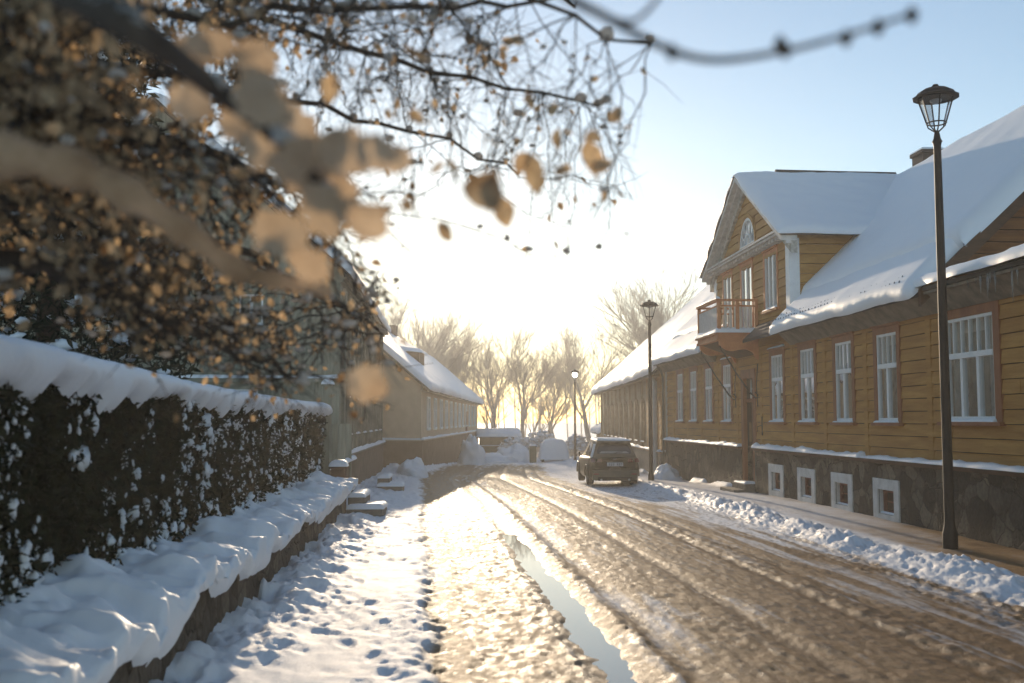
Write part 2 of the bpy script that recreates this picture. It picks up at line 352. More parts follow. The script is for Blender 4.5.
def window(T, root, uc, z0, w, h, cas=.15, uppers=4, lowers=2, casing=BROWN, fr=WHITE, sill_snow=True, curtain=True, depth=.025, seed=0, hood=False):
    rg = random.Random(seed); c = MB(T); a, b = uc - w / 2, uc + w / 2; z1 = z0 + h
    c.box((a - cas, -.05, z0 - .02), (a, .06, z1 + cas)); c.box((b, -.05, z0 - .02), (b + cas, .06, z1 + cas))
    c.box((a + .001, -.05, z1), (b - .001, .058, z1 + cas - .002)); c.box((a - cas - .04, -.04, z1 + cas), (b + cas + .04, .1, z1 + cas + .05))
    c.box((a, -.16, z0), (a + .012, -.051, z1)); c.box((b - .012, -.16, z0), (b, -.051, z1))
    wi = c.build('window', casing, root)
    s = MB(T); s.box((a - cas - .05, -.05, z0 - .09), (b + cas + .05, .13, z0 - .022)); s.build('sill', casing, wi)
    if sill_snow:
        snow_sheet('sill_snow', [T((a - .03, .0, z0 - .023)), T((b + .05, .0, z0 - .023)), T((b + .05, .125, z0 - .023)), T((a - .03, .125, z0 - .023))], (0, 0, 1), .05, wi, .12, seed, .5, .03)
    if hood:
        snow_sheet('hood_snow', [T((a - cas, .0, z1 + cas + .05)), T((b + cas, .0, z1 + cas + .05)), T((b + cas, .1, z1 + cas + .05)), T((a - cas, .1, z1 + cas + .05))], (0, 0, 1), .07, wi, .12, seed + 4, .5, .03)
    f = MB(T); t = .055; y0, y1 = -depth, -depth + .06
    f.box((a, y0, z0), (a + t, y1, z1)); f.box((b - t, y0, z0), (b, y1, z1)); f.box((a + t, y0, z0), (b - t, y1 - .002, z0 + t + .02)); f.box((a + t, y0, z1 - t), (b - t, y1 - .002, z1))
    zt = z0 + h * .63
    if uppers: f.box((a + t, y0, zt - .05), (b - t, y1 + .02, zt + .05))
    else: zt = z1
    for k in range(1, uppers or 0):
        x = a + w * k / uppers; f.box((x - .016, y0 + .01, zt + .05), (x + .016, y1 - .006, z1 - t))
    for k in range(1, lowers):
        x = a + w * k / lowers; f.box((x - .045, y0, z0 + t + .02), (x + .045, y1 + .004, (zt - .05) if uppers else z1 - t))
    fo = f.build('frame', fr, wi)
    g = MB(T); g.add([(a + .02, -depth + .02, z0 + .02), (b - .02, -depth + .02, z0 + .02), (b - .02, -depth + .02, z1 - .02), (a + .02, -depth + .02, z1 - .02)], [(0, 1, 2, 3)]); g.build('pane', GLASS, wi)
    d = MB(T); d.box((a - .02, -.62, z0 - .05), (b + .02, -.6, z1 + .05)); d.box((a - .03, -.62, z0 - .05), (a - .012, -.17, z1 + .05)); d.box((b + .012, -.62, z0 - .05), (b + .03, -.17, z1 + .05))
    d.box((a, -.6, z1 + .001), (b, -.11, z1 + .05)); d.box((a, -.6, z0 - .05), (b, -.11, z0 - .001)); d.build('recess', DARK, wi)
    if curtain:
        q = MB(T); V = []; F = []
        def drape(ua, ub, za, zb):
            n = max(6, int((ub - ua) / .025)); base = len(V)
            for i in range(n + 1):
                u = ua + (ub - ua) * i / n; y = -depth - .09 + .02 * math.sin(i * 1.9 + rg.random() * .4)
                V.extend([(u, y, za), (u, y, zb)])
            for i in range(n): F.append((base + 2 * i, base + 2 * i + 2, base + 2 * i + 3, base + 2 * i + 1))
        e = rg.uniform(.14, .26); drape(a + .03, a + w * e, z0 + .03, z1 - .03); drape(b - w * e * rg.uniform(.8, 1.1), b - .03, z0 + .03, z1 - .03); drape(a + .03, b - .03, z1 - h * rg.uniform(.12, .34), z1 - .02)
        q.add(V, F); q.build('curtain', CURTAIN, wi)
    return wi
# ==================================================================
# ================================================================== GROUND
def build_ground():
    ys = [3.4]
    while ys[-1] < 115: ys.append(ys[-1] * 1.0052)
    Y = np.array(ys); S = np.concatenate([np.arange(-3.2, 8.2, .026), np.arange(8.2, 10.6, .06)])
    SS, YY = np.meshgrid(S, Y, indexing='ij')
    XX = SS + bend(YY)
    r = SS + .03 * (np.minimum(YY, 46) - 8)             # coordinate across the road, along the wheel tracks
    wob = (fbm(YY * .35, YY * 0 + 3, 5) - .5) * .35 + (fbm(XX * 2.5, YY * 1.8, 6, 4) - .5) * .75
    base = gz(YY)
    # --- footpath left
    left = 1 - sstep(-.25, .12, r + wob * .5)
    lum1 = fbm(XX * 3.2, YY * 2.6, 11, 5); lum2 = fbm(XX * 9, YY * 7, 12, 4); big = fbm(XX * 1.3, YY * 1.0, 13, 3)
    chunk = np.abs(fbm(XX * 4.5, YY * 3.5, 14, 3) - .5) * 2
    near_wall = sstep(-1.15, -2.2, SS + (big - .5) * .9)
    trod = .35 + 1.3 * sstep(.38, .62, fbm(XX * 1.6, YY * .8, 15, 3)) * (1 - .5 * np.exp(-((SS + .75) / .35) ** 2))
    z = left * (.045 + trod * (.060 * (lum1 - .5) + .040 * (lum2 - .5) - .015 * chunk) + near_wall * (.10 + .26 * (lum1 - .45) - .10 * chunk + .06 * (lum2 - .5)))
    # foot prints on the path
    fp = np.zeros_like(z)
    rg = np.random.default_rng(3)
    for k in range(80):
        fy = 4 + k * .55 + rg.uniform(-.2, .2); fx = -.95 + rg.normal(0, .42)
        a = rg.normal(0, .2); i0 = np.searchsorted(Y, fy - .3); i1 = np.searchsorted(Y, fy + .3)
        if i1 <= i0: continue
        dx = SS[:, i0:i1] - fx; dy = YY[:, i0:i1] - fy
        uu = dx * math.cos(a) + dy * math.sin(a); vv = -dx * math.sin(a) + dy * math.cos(a)
        q = (uu / (.085 - .02 * np.clip(-vv / .2, -1, 1))) ** 2 + (vv / .21) ** 2
        fp[:, i0:i1] += np.exp(-q ** 2.2) * (.014 + .012 * rg.random()) - np.exp(-((np.sqrt(q) - 1.25) / .25) ** 2) * .008
    z -= left * fp
    # ragged groove between path and road
    groove = np.exp(-((r + .05 + wob * .45) / .11) ** 2)
    gm = sstep(.35, .7, fbm(XX * 6, YY * 4.5, 21, 4))
    z -= groove * gm * .035
    z += np.exp(-((r - .27 + wob * .3) / .08) ** 2) * .03 * lum2
    # --- road
    road = sstep(-.25, .12, r + wob * .4) * (1 - sstep(6.55, 6.95, SS + wob * .6))
    tr = lambda c, s_: np.exp(-((r - c) / s_) ** 2)
    clump = fbm(XX * 8.0, YY * 5.0, 31, 5); fine = fbm(XX * 19, YY * 12, 32, 4); cl2 = fbm(XX * 2.2, YY * .7, 33, 4)
    lane = sstep(.1, .5, r) * (1 - sstep(1.25, 1.6, r))
    rough_ = lane * .030 + tr(2.9, .5) * .02 + tr(5.0, .35) * .035 + tr(4.0, .9) * .01 + .012
    z += road * (rough_ * (clump - .45) * 1.1 + (.020 + .002 * lane) * (fine - .5))
    z += road * (-.055 * tr(1.58 + .22 * (fbm(YY * 1.1, YY * 0 + 4, 91, 4) - .5), .25) * (.45 + 1.1 * fbm(XX * 2.4, YY * 1.5, 92, 3)) * sstep(24, 17, YY) - .025 * tr(1.6, .22) - .03 * tr(2.25, .2) - .03 * tr(3.5, .14) - .035 * tr(4.75, .12) - .02 * tr(5.3, .12) + .03 * tr(2.0, .12) * clump * 2)
    z -= road * .012
    # --- bank on the right
    bw = 7.05 + (fbm(YY * .5, YY * 0 + 9, 41, 3) - .5) * .5
    fade = .55 + .45 * sstep(8, 16, YY) - .3 * sstep(24, 30, YY)
    bank = np.exp(-(np.abs(SS - bw) / .36) ** 2.6) * fade
    bl = fbm(XX * 2.2, YY * 1.6, 43, 5) * .75 + .25 * fbm(XX * 11, YY * 8, 45, 3); bl2 = np.abs(fbm(XX * 9, YY * 7, 44, 3) - .5) * 2
    z += bank * (.10 + .40 * (bl - .30) + .05 * bl2) * (.7 + .6 * fbm(YY * .6, YY * 0 + 8, 46, 2))
    sp = sstep(5.6, 6.9, SS + (bl - .5) * 1.2) * (1 - sstep(7.3, 7.6, SS))
    z += sp * .05 * (bl2 + fine - .6)
    # --- pavement along the houses, a step above the road
    pav = sstep(7.25, 7.5, SS)
    z += pav * (.10 + .02 * (fine - .5) + .03 * (lum1 - .5)) * 1.0
    wallsnow = np.exp(-((SS - 9.3) / .22) ** 2) * sstep(.45, .65, fbm(XX * 1.2, YY * .6, 51, 3)) * sstep(29, 34, YY)
    z += wallsnow * .18
    # far end: the ploughed snow lies deeper, the carriageway turns away to the left
    farL = sstep(44, 54, YY) * (1 - sstep(-.9, .5, r)); z += farL * (.42 + .3 * (big - .5))
    farR = sstep(46, 60, YY) * sstep(4.6, 6.0, SS); z += farR * (.12 + .15 * (big - .5))
    end = sstep(82, 92, YY); z += end * (.5 + .5 * (big - .5))
    Z = base + z
    # --- what lies on it
    streak = fbm(r * 7, YY * .45, 81, 4); clod = fbm(XX * 13, YY * 8, 82, 3) * .6 + .4 * fine
    slush = road * (.86 + .7 * (cl2 - .45) + 1.5 * (streak - .5)) + road * (.25 * tr(3.2, .9) + .15 * tr(5.0, .6) + .35 * lane)
    slush = slush - road * (.35 * tr(2.35, .22) + .30 * tr(1.3, .08) * clump) * (1 - sstep(30, 60, YY))
    rightw = sstep(4.9, 6.4, SS + (cl2 - .5) * 2.4); slush = slush - road * rightw * (.75 * sstep(15, 24, YY) + .25)
    parkd = sstep(4.3, 5.2, SS - (bl - .5)) * sstep(26, 36, YY); slush = slush * (1 - .95 * parkd)
    slush = np.where(bank > .25, slush * .1 + .12 * (bl2 - .3), slush)
    slush = slush + left * (.12 * sstep(.5, .7, fbm(XX * 1.1, YY * .8, 61, 4)) + .08 * np.exp(-((SS + .9) / .5) ** 2))
    pv = sstep(7.45, 7.9, SS); pn = fbm(XX * 1.1, YY * .5, 62, 4)
    slush = slush * (1 - pv) + pv * ((1.0 - .72 * sstep(14, 25, YY)) * (.75 + .8 * (pn - .3)) + .25 * np.exp(-((SS - 9.2) / .25) ** 2)) * (1 - wallsnow)
    slush = slush * (1 - .9 * sstep(62, 80, YY)) * (1 - farL)
    wet = road * np.clip(tr(1.58, .2) * .8 * sstep(30, 18, YY) + tr(1.25, .1) * .8 + .5 * tr(2.25, .10) * sstep(.4, .55, cl2) + .25 * lane * (1 - sstep(.34, .42, clump)) + .4 * tr(3.5, .1) + .4 * tr(4.75, .1), 0, 1)
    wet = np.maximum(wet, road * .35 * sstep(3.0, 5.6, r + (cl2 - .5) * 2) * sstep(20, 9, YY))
    wet = np.maximum(wet, road * (.75 * sstep(.57, .65, clod + .08 * tr(5.0, .5) + .07 * lane) + .45 * sstep(.56, .7, streak) * sstep(2.2, 3.2, r)))
    wet = wet * (1 - sstep(45, 60, YY)) + pv * .35 * sstep(.5, .7, pn) * (1 - sstep(18, 30, YY))
    V = np.stack([XX, YY, Z], -1).reshape(-1, 3); ns, ny = SS.shape; idx = np.arange(ns * ny).reshape(ns, ny)
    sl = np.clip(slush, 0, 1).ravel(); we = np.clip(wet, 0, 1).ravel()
    def part(name, s0, s1):
        a = max(0, np.searchsorted(S, s0)); b = min(ns - 1, np.searchsorted(S, s1))
        ii = idx[a:b + 1]; F = np.stack([ii[:-1, :-1].ravel(), ii[1:, :-1].ravel(), ii[1:, 1:].ravel(), ii[:-1, 1:].ravel()], 1)
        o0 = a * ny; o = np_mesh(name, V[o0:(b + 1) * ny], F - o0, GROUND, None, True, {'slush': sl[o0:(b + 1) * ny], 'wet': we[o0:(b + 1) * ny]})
        tag(o, kind='structure'); return o
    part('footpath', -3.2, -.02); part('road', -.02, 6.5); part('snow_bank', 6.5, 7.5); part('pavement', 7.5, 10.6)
    # puddle standing in the left wheel track
    yy = np.arange(3.6, 20.5, .25); pv_ = []
    for y in yy:
        c = 1.55 - .03 * (y - 8); pv_ += [(c - .42, y, -.058), (c + .46, y, -.058)]
    F = [(2 * i, 2 * i + 1, 2 * i + 3, 2 * i + 2) for i in range(len(yy) - 1)]
    water = mat('meltwater', (.03, .032, .035), rough=.03, spec=.9)
    tag(np_mesh('puddle', pv_, F, water), kind='structure')
    # the wide snow field all round, one sheet to the horizon
    g = np.concatenate([-np.geomspace(900, 12, 40), np.linspace(-11, 15, 30), np.geomspace(16, 900, 40)])
    gy = np.concatenate([-np.geomspace(400, 5, 20), np.linspace(-3, 120, 124), np.geomspace(122, 1500, 40)])
    GX, GY = np.meshgrid(g, gy, indexing='ij')
    GZ = gz(np.minimum(GY, 140)) - .30 + .25 * (fbm(GX * .2, GY * .2, 71, 3) - .5)
    GZ = GZ + sstep(-2.5, -6, GX) * .9 * sstep(20, 45, GY)
    idx = np.arange(GX.size).reshape(GX.shape); F = np.stack([idx[:-1, :-1].ravel(), idx[1:, :-1].ravel(), idx[1:, 1:].ravel(), idx[:-1, 1:].ravel()], 1)
    tag(np_mesh('ground', np.stack([GX, GY, GZ], -1).reshape(-1, 3), F, SNOW, None, True), kind='structure')
build_ground()

# ================================================================== MAIN HOUSE (right)
FX = 9.4
def wooden_house():
    T = frame_T((FX, 0, 0), 0, 'R')
    root = empty('wooden_house', (FX, 31.2, 0), 'ochre board house with gabled upper storey and balcony over its door', 'house')
    E = 4.62; PIT = .926; RX, RZ = 14.3, 9.72
    main = dict(z0=2.17, h=1.88)
    wins = [(21.25, 1.02), (23.65, 1.02), (26.1, 1.04), (28.55, 1.04), (33.8, 1.0), (36.2, 1.0), (38.5, 1.0), (40.75, 1.0)]
    Y0, Y1, DN = 8.0, 43.4, 31.35
    LG = 17.8
    op = [(u - w_ / 2, u + w_ / 2, main['z0'], main['z0'] + main['h']) for u, w_ in wins] + [(LG - .86, LG + .86, main['z0'] + .02, main['z0'] + 1.9), (DN - .62, DN + .62, 1.0, 3.62)]
    # basement wall and its little windows
    b = MB(T); bw = [21.3, 23.75, 26.15, 28.6]
    def wallrun(u0, u1, holes):
        cur = u0
        for (a, c, z0, z1) in holes:
            b.box((cur, -.5, -1.5), (a, .10, 1.28)); b.box((a, -.5, -1.5), (c, .10, z0)); b.box((a, -.5, z1), (c, .10, 1.28)); cur = c
        b.box((cur, -.5, -1.5), (u1, .10, 1.28))
    wallrun(Y0, DN - .7, [(x - .4, x + .4, .2, .72) for x in bw]); wallrun(DN + .7, Y1, [])
    b.box((Y0 - .0, -6, -1.5), (Y0 + .4, -.5, 1.28)); b.box((Y1 - .4, -9.5, -1.5), (Y1, -.5, 1.28)); b.box((DN - .7, -.5, -1.5), (DN + .7, -.30, 1.0)); b.box((DN - .7, -.30, -1.5), (DN + .7, -.02, .28))
    b.build('basement_wall', STONE, root)
    for x in bw:
        f = MB(T); a, c = x - .4, x + .4; f.box((a - .24, .09, -.04), (a, .135, .95)); f.box((c, .09, -.04), (c + .24, .135, .95)); f.box((a, .09, .72), (c, .133, .948)); f.box((a, .09, -.038), (c, .133, .2))
        f.box((a, -.06, .2), (a + .015, .089, .72)); f.box((c - .015, -.06, .2), (c, .089, .72)); f.box((a + .015, -.06, .2), (c - .015, .089, .215))
        wi = f.build('basement_window', PLASTER, root, bevel=.008)
        r_ = MB(T); r_.box((a + .015, -.06, .215), (a + .08, .01, .72)); r_.box((c - .08, -.06, .215), (c - .015, .01, .72)); r_.box((a + .08, -.06, .215), (c - .08, .008, .27)); r_.box((a + .08, -.06, .66), (c - .08, .008, .718)); r_.box((a + .08, -.05, .45), (c - .08, .0, .475)); r_.build('frame', REDF, wi)
        p = MB(T); p.box((a, -.08, .2), (c, -.055, .72)); p.build('pane', mat('dark_pane', (.03, .014, .012), rough=.5, spec=.2), wi)
        snow_sheet('sill_snow', [T((a + .02, .012, .216)), T((c - .02, .012, .216)), T((c - .02, .08, .216)), T((a + .02, .08, .216))], (0, 0, 1), .035, wi, .12, int(x * 9), .5, .02)
    # ledge on top of the basement with its line of snow
    l = MB(T); l.box((Y0, -.1, 1.28), (DN - .72, .2, 1.36)); l.box((DN + .72, -.1, 1.28), (Y1, .2, 1.36)); l.build('basement_ledge', DARKWOOD, root)
    for k, (a, c) in enumerate([(Y0, 15.2), (15.3, 22.4), (22.5, DN - .75), (DN + .75, Y1 - .1)]):
        snow_sheet('ledge_snow', [T((a, .0, 1.361)), T((c, .0, 1.361)), T((c, .215, 1.361)), T((a, .215, 1.361))], (0, 0, 1), .085 if k < 2 else .12, root, .1, 30 + k, .8, .045, sc=1.6)
    # board walls
    m = MB(T); boards(m, Y0, Y1, 1.37, 4.42, op, seed=3)
    m.build('front_wall', WOOD, root)
    m = MB(T); bk = sorted(op); cur = Y0
    for (a, c, z0, z1) in bk:
        m.box((cur, -.15, 1.37), (a, -.015, 4.42)); m.box((a, -.15, 1.37), (c, -.015, max(1.38, z0 - .001))); m.box((a, -.15, z1), (c, -.015, 4.42)); cur = c
    m.box((cur, -.15, 1.37), (Y1, -.015, 4.42)); m.build('wall_core', DARK, root)
    for u in (19.35, 22.4, 24.9, 27.3, 30.1, 32.65, 35.0, 37.35, 39.6, 42.0):
        v = MB(T); v.box((u - .10, -.01, 1.37), (u + .10, .048, 4.3)); v.build('wall_batten', WOOD, root)
    cb = MB(T); cb.box((Y1 - .16, -.1, 1.3), (Y1 + .04, .07, 4.45)); cb.build('corner_board', mat('pale_corner', (.42, .40, .34), (.52, .50, .44), rough=.7), root)
    for i, (u, w_) in enumerate(wins): window(T, root, u, main['z0'], w_, main['h'], seed=i + 2, hood=(i in (3, 4)))
    window(T, root, LG, main['z0'] + .02, 1.72, 1.88, cas=.2, uppers=6, lowers=3, seed=20)
    # door with transom
    d = MB(T); d.box((DN - .75, -.05, .3), (DN - .5, .07, 3.78)); d.box((DN + .5, -.05, .3), (DN + .75, .07, 3.78)); d.box((DN - .5, -.05, 3.5), (DN + .5, .068, 3.777)); d.box((DN - .5, -.28, 2.75), (DN + .5, .0, 2.87))
    dr = d.build('door', BROWN, root)
    e = MB(T); e.box((DN - .5, -.27, .3), (DN + .5, -.2, 2.75))
    for q in (-1, 1):
        e.box((DN + q * .25 - .19, -.21, .45), (DN + q * .25 + .19, -.17, 1.3)); e.box((DN + q * .25 - .19, -.21, 1.45), (DN + q * .25 + .19, -.17, 2.6))
    e.build('door_leaf', mat('door_paint', (.13, .065, .045), (.2, .10, .07), rough=.5), dr, bevel=.01)
    e = MB(T); e.box((DN - .5, -.22, 2.87), (DN + .5, -.2, 3.5)); e.build('transom_pane', mat('transom', (.05, .06, .07), rough=.08, spec=.8), dr)
    e = MB(T)
    for q in (-.5, -.17, .17, .48): e.box((DN + q - .015, -.199, 2.87), (DN + q + .015, -.16, 3.5))
    e.box((DN - .5, -.199, 3.17), (DN + .5, -.165, 3.2)); e.build('transom_bars', WHITE, dr)
    e = MB(T); e.tube([T((0, 0, 0)) - T((0, 0, 0)) + Vector((DN + .02, -.17, 1.35)), Vector((DN + .02, -.11, 1.35)), Vector((DN + .02, -.11, 1.5))], .014, 6); e.build('door_handle', BLACK, dr)
    s = MB(T); s.box((DN - .7, -.02, -.4), (DN + .7, .42, .26)); s.box((DN - .8, .42, -.4), (DN + .8, .78, .10)); st = s.build('door_step', CONC, root, bevel=.02)
    snow_sheet('step_snow', [T((DN - .6, .02, .262)), T((DN + .6, .02, .262)), T((DN + .6, .38, .262)), T((DN - .6, .38, .262))], (0, 0, 1), .07, st, .1, 77, .6, .04)
    # eaves: cornice, soffit, gutter edge
    c = MB(T)
    for a, e_ in ((Y0, 27.25), (35.2, Y1 + .25)):
        c.hexa([(a, -.05, 4.24), (e_, -.05, 4.24), (e_, .09, 4.24), (a, .09, 4.24), (a, -.05, 4.55), (e_, -.05, 4.55), (e_, .42, 4.55), (a, .42, 4.55)])
        c.box((a, -.05, 4.551), (e_, .5, 4.60))
    c.build('cornice', SOFFIT, root)
    # roof body
    rf = MB(T); th = .1
    vv = lambda x: FX - x
    for a, e_ in ((18.6, Y1 + .35),):
        rf.hexa([(a, .52, E - th), (e_, .52, E - th), (e_, vv(RX), RZ - th), (a, vv(RX), RZ - th), (a, .52, E), (e_, .52, E), (e_, vv(RX), RZ), (a, vv(RX), RZ)])
        rf.hexa([(a, vv(RX), RZ - th), (e_, vv(RX), RZ - th), (e_, vv(19.7), E - th), (a, vv(19.7), E - th), (a, vv(RX), RZ), (e_, vv(RX), RZ), (e_, vv(19.7), E), (a, vv(19.7), E)])
    ro = rf.build('roof', ROOFTIN, root)
    nr = Vector((-PIT, 0, 1)).normalized()
    # snow on the street slope, in lengths between the dormer
    def slope(a, b, x0, x1, th_, sd_, nm='roof_snow', amp=.3, wav=.12):
        zz = lambda x: E + .012 + (x - (FX - .52)) * (RZ - E) / (RX - FX + .52)
        return snow_sheet(nm, [(x0, a, zz(x0)), (x1, a, zz(x1)), (x1, b, zz(x1)), (x0, b, zz(x0))], nr, th_, ro, .22, sd_, amp, wav, ROOFSNOW, sc=.55)
    slope(18.5, Y1 + .42, 9.75, RX + .05, .34, 101, amp=.16)
    slope(18.75, 27.2, 8.78, 10.1, .25, 102, amp=.2, wav=.10); slope(35.4, Y1 + .4, 8.80, 10.1, .24, 103, amp=.2, wav=.08)
    nb = Vector((PIT, 0, 1)).normalized()
    snow_sheet('roof_snow', [(RX - .05, 18.5, RZ), (19.8, 18.5, E), (19.8, Y1 + .4, E), (RX - .05, Y1 + .4, RZ)], nb, .32, ro, .5, 104, .3, .1, ROOFSNOW, sc=.6)
    # snow guard: a row of little humps of slipped snow low on the slope
    rg = random.Random(5); hp = MB()
    for k in range(74):
        y = 19.3 + k * .105 + rg.uniform(-.03, .03); x = 8.86 + (k % 2) * .12; z = E + .24 + (x - 8.88) * .9 + rg.uniform(-.01, .02)
        hp.lathe([(.016, -.2), (.018, -.04), (.016, .04), (.006, .07)], (x - .06, y, z), 6)
    hp.build('snow_guard', mat('dark_guard', (.10, .11, .13), rough=.8), ro)
    # verge boards of the near gable end
    vb = MB(T); yv = 18.52
    vb.hexa([(yv, .56, E - .30), (yv + .09, .56, E - .30), (yv + .09, vv(RX), RZ - .26), (yv, vv(RX), RZ - .26), (yv, .56, E + .02), (yv + .09, .56, E + .02), (yv + .09, vv(RX), RZ + .02), (yv, vv(RX), RZ + .02)])
    vb.build('verge_board', DARKWOOD, root)
    Tg = lambda p: Vector((FX + p[0], 19.0 - p[1], p[2]))
    gm_ = MB(Tg); boards(gm_, 0, 9, 4.7, 9.5, seed=11, lim=lambda z: (max(0, (z - E) / PIT - .52 + .1), 10.3 - max(0, (z - E) / PIT)), bh=.24)
    gm_.build('gable_wall', mat('brown_boards', (.16, .06, .02), (.32, .13, .04), rough=.75, scale=2.5, stretch=(.4, 1, 4), bump=.5, bscale=8), root)
    # low annex roof in front of that gable
    an = MB(T); an.hexa([(Y0, .52, E), (18.98, .52, E), (18.98, -5, E + .75), (Y0, -5, E + .75), (Y0, .52, E + .07), (18.98, .52, E + .07), (18.98, -5, E + .82), (Y0, -5, E + .82)])
    ao = an.build('annex_roof', ROOFTIN, root)
    snow_sheet('roof_snow', [(8.8, Y0, E + .08), (14.2, Y0, E + .83), (14.2, 18.98, E + .83), (8.8, 18.98, E + .08)], (-.14, 0, 1), .24, ao, .18, 120, .45, .16, ROOFSNOW, sc=.8)
    ic = MB(T); rg = random.Random(8)
    for k in range(12):
        u = 16.0 + rg.gauss(0, .35); L_ = rg.uniform(.12, .62); vv_ = .50 + rg.uniform(-.02, .02)
        ic.tube([(u, vv_, E), (u + .005, vv_, E - L_ * .5), (u, vv_, E - L_)], [.022, .013, .002], 6)
    icm = mat('ice', (.55, .6, .62), rough=.1, spec=.6); icm.node_tree.nodes['Principled BSDF'].inputs['Transmission Weight'].default_value = .7
    ic.build('icicles', icm, ao, True)
    # chimney
    ch = MB(); ch.box((14.0, 28.9, 8.8), (14.6, 29.6, 10.1)); ch.box((13.95, 28.85, 10.1), (14.65, 29.65, 10.2)); cho = ch.build('chimney', BRICK, ro)
    snow_sheet('snow_cap', [(13.95, 28.85, 10.201), (14.65, 28.85, 10.201), (14.65, 29.65, 10.201), (13.95, 29.65, 10.201)], (0, 0, 1), .07, cho, .2, 130, .3, .02)
    # ---------------- dormer storey
    DA, DB, DC = 27.3, 35.1, 31.2; DE = 7.32; DR = 9.86
    dw = [(28.95, 1.12), (31.35, 1.12), (33.55, 1.0)]
    dz0, dh = 5.42, 1.62
    opn = [(u - w_ / 2, u + w_ / 2, dz0, dz0 + dh) for u, w_ in dw]
    opn[1] = (31.35 - .56, 31.35 + .56, 4.95, dz0 + dh)
    m = MB(T); boards(m, DA, DB, 4.42, DE - .1, opn, seed=5, joint=6)
    m.build('upper_wall', WOOD, root)
    gb = MB(T); sl = (DR - DE) / (DC - DA + .25)
    boards(gb, DA, DB, DE + .12, DR - .1, [(DC - .80, DC + .80, DE + .3, DE + 1.14)], seed=6, lim=lambda z: (DA + (z - DE + .15) / sl, DB - (z - DE + .15) / sl), joint=9)
    gb.build('gable_wall', WOOD, root)
    for (yy, sg, nm) in ((DA, -1, 'cheek_wall'), (DB, 1, 'cheek_wall')):
        Tc = (lambda y_, s_: (lambda p: Vector((FX + p[0], y_ + s_ * p[1], p[2]))))(yy, sg)
        k = MB(Tc); boards(k, 0.1, 5, 4.6, DE, seed=8, joint=5, lim=lambda z: (.1, max(.3, (z - E) / PIT + .1))); k.build(nm, WOOD, root)
    wb = MB(T); wb.box((DA - .06, -.22, 4.5), (DA + .26, .07, DE - .121)); wb.build('corner_board', WHITE, root)
    wb = MB(T); wb.box((DB - .2, -.2, 4.5), (DB + .06, .07, DE - .121)); wb.build('corner_board', WHITE, root)
    for i, (u, w_) in enumerate(dw):
        if i == 1: window(T, root, u, 5.0, w_, dz0 + dh - 5.0, cas=.12, uppers=0, lowers=2, casing=ORANGEWOOD, seed=41, sill_snow=False)
        else: window(T, root, u, dz0, w_, dh, cas=.10, uppers=0, lowers=3 if i == 0 else 2, casing=ORANGEWOOD, seed=42 + i)
    # half-round window
    r0 = .80; zc = DE + .32
    N_ = 20
    f = MB(T)
    for k in range(N_):
        a0, a1 = math.pi * k / N_, math.pi * (k + 1) / N_
        P = lambda a, r_, v_: (DC + r_ * math.cos(a), v_, zc + r_ * math.sin(a) * 1.12)
        f.hexa([P(a0, r0, -.05), P(a1, r0, -.05), P(a1, r0, .07), P(a0, r0, .07), P(a0, r0 + .12, -.05), P(a1, r0 + .12, -.05), P(a1, r0 + .12, .07), P(a0, r0 + .12, .07)])
    f.box((DC - r0 - .12, -.05, zc - .1), (DC + r0 + .12, .1, zc - .001)); fw = f.build('fan_window', WOOD, root)
    f = MB(T)
    for k in range(N_):
        a0, a1 = math.pi * k / N_, math.pi * (k + 1) / N_
        for (ra, rb) in ((r0 - .07, r0 - .002), (r0 * .40, r0 * .46)):
            f.hexa([P(a0, ra, -.04), P(a1, ra, -.04), P(a1, ra, .05), P(a0, ra, .05), P(a0, rb, -.04), P(a1, rb, -.04), P(a1, rb, .05), P(a0, rb, .05)])
    for k in range(1, 6):
        a = math.pi * k / 6; f.tube([P(a, .02, .03), P(a, r0 - .05, .03)], .02, 5)
    f.box((DC - r0, -.04, zc), (DC + r0, .06, zc + .06)); f.build('frame', WHITE, fw)
    f = MB(T); f.add([(DC, -.02, zc)] + [P(math.pi * k / N_, r0 - .02, -.02) for k in range(N_ + 1)], [tuple(range(N_ + 2))]); f.build('pane', mat('pale_pane', (.33, .36, .38), rough=.06, spec=.9), fw)
    f = MB(T); f.add([(DC - r0, -.08, zc)] + [P(math.pi * k / N_, r0, -.08) for k in range(N_ + 1)][::-1], [tuple(range(N_ + 2))]); f.build('curtain', CURTAIN, fw)
    # pediment cornice, dentils, raking boards
    k = MB(T); k.box((DA - .32, -.05, DE - .12), (DB + .32, .12, DE + .0)); k.box((DA - .36, -.04, DE + .0), (DB + .36, .34, DE + .07)); k.box((DA - .36, -.04, DE + .071), (DB + .36, .40, DE + .13))
    k.build('pediment_cornice', GREYWOOD, root)
    k = MB(T); u = DA - .2
    while u < DB + .2: k = MB(T); k.box((u, .121, DE - .1), (u + .14, .26, DE - .001)); k.build('dentil', GREYWOOD, root); u += .3
    def rake(d0, d1, v0, v1, name, matl):
        k = MB(T)
        for s_ in (-1, 1):
            ue = DC + s_ * (DC - DA + .40); ze = DR - (DC - DA + .40) * sl
            k.hexa([(ue, v0, ze - d1), (DC, v0, DR - d1), (DC, v1, DR - d1), (ue, v1, ze - d1), (ue, v0, ze - d0), (DC, v0, DR - d0), (DC, v1, DR - d0), (ue, v1, ze - d0)])
        return k.build(name, matl, root)
    rake(0.02, .16, -.05, .42, 'rake_board', GREYWOOD); rake(.161, .50, -.05, .13, 'rake_frieze', mat('patterned_frieze', (.26, .25, .21), (.62, .60, .54), rough=.8, scale=9, bump=.3))
    rake(.161, .24, .131, .26, 'rake_moulding', GREYWOOD)
    # dormer roof slabs run back into the main roof
    rd = MB()
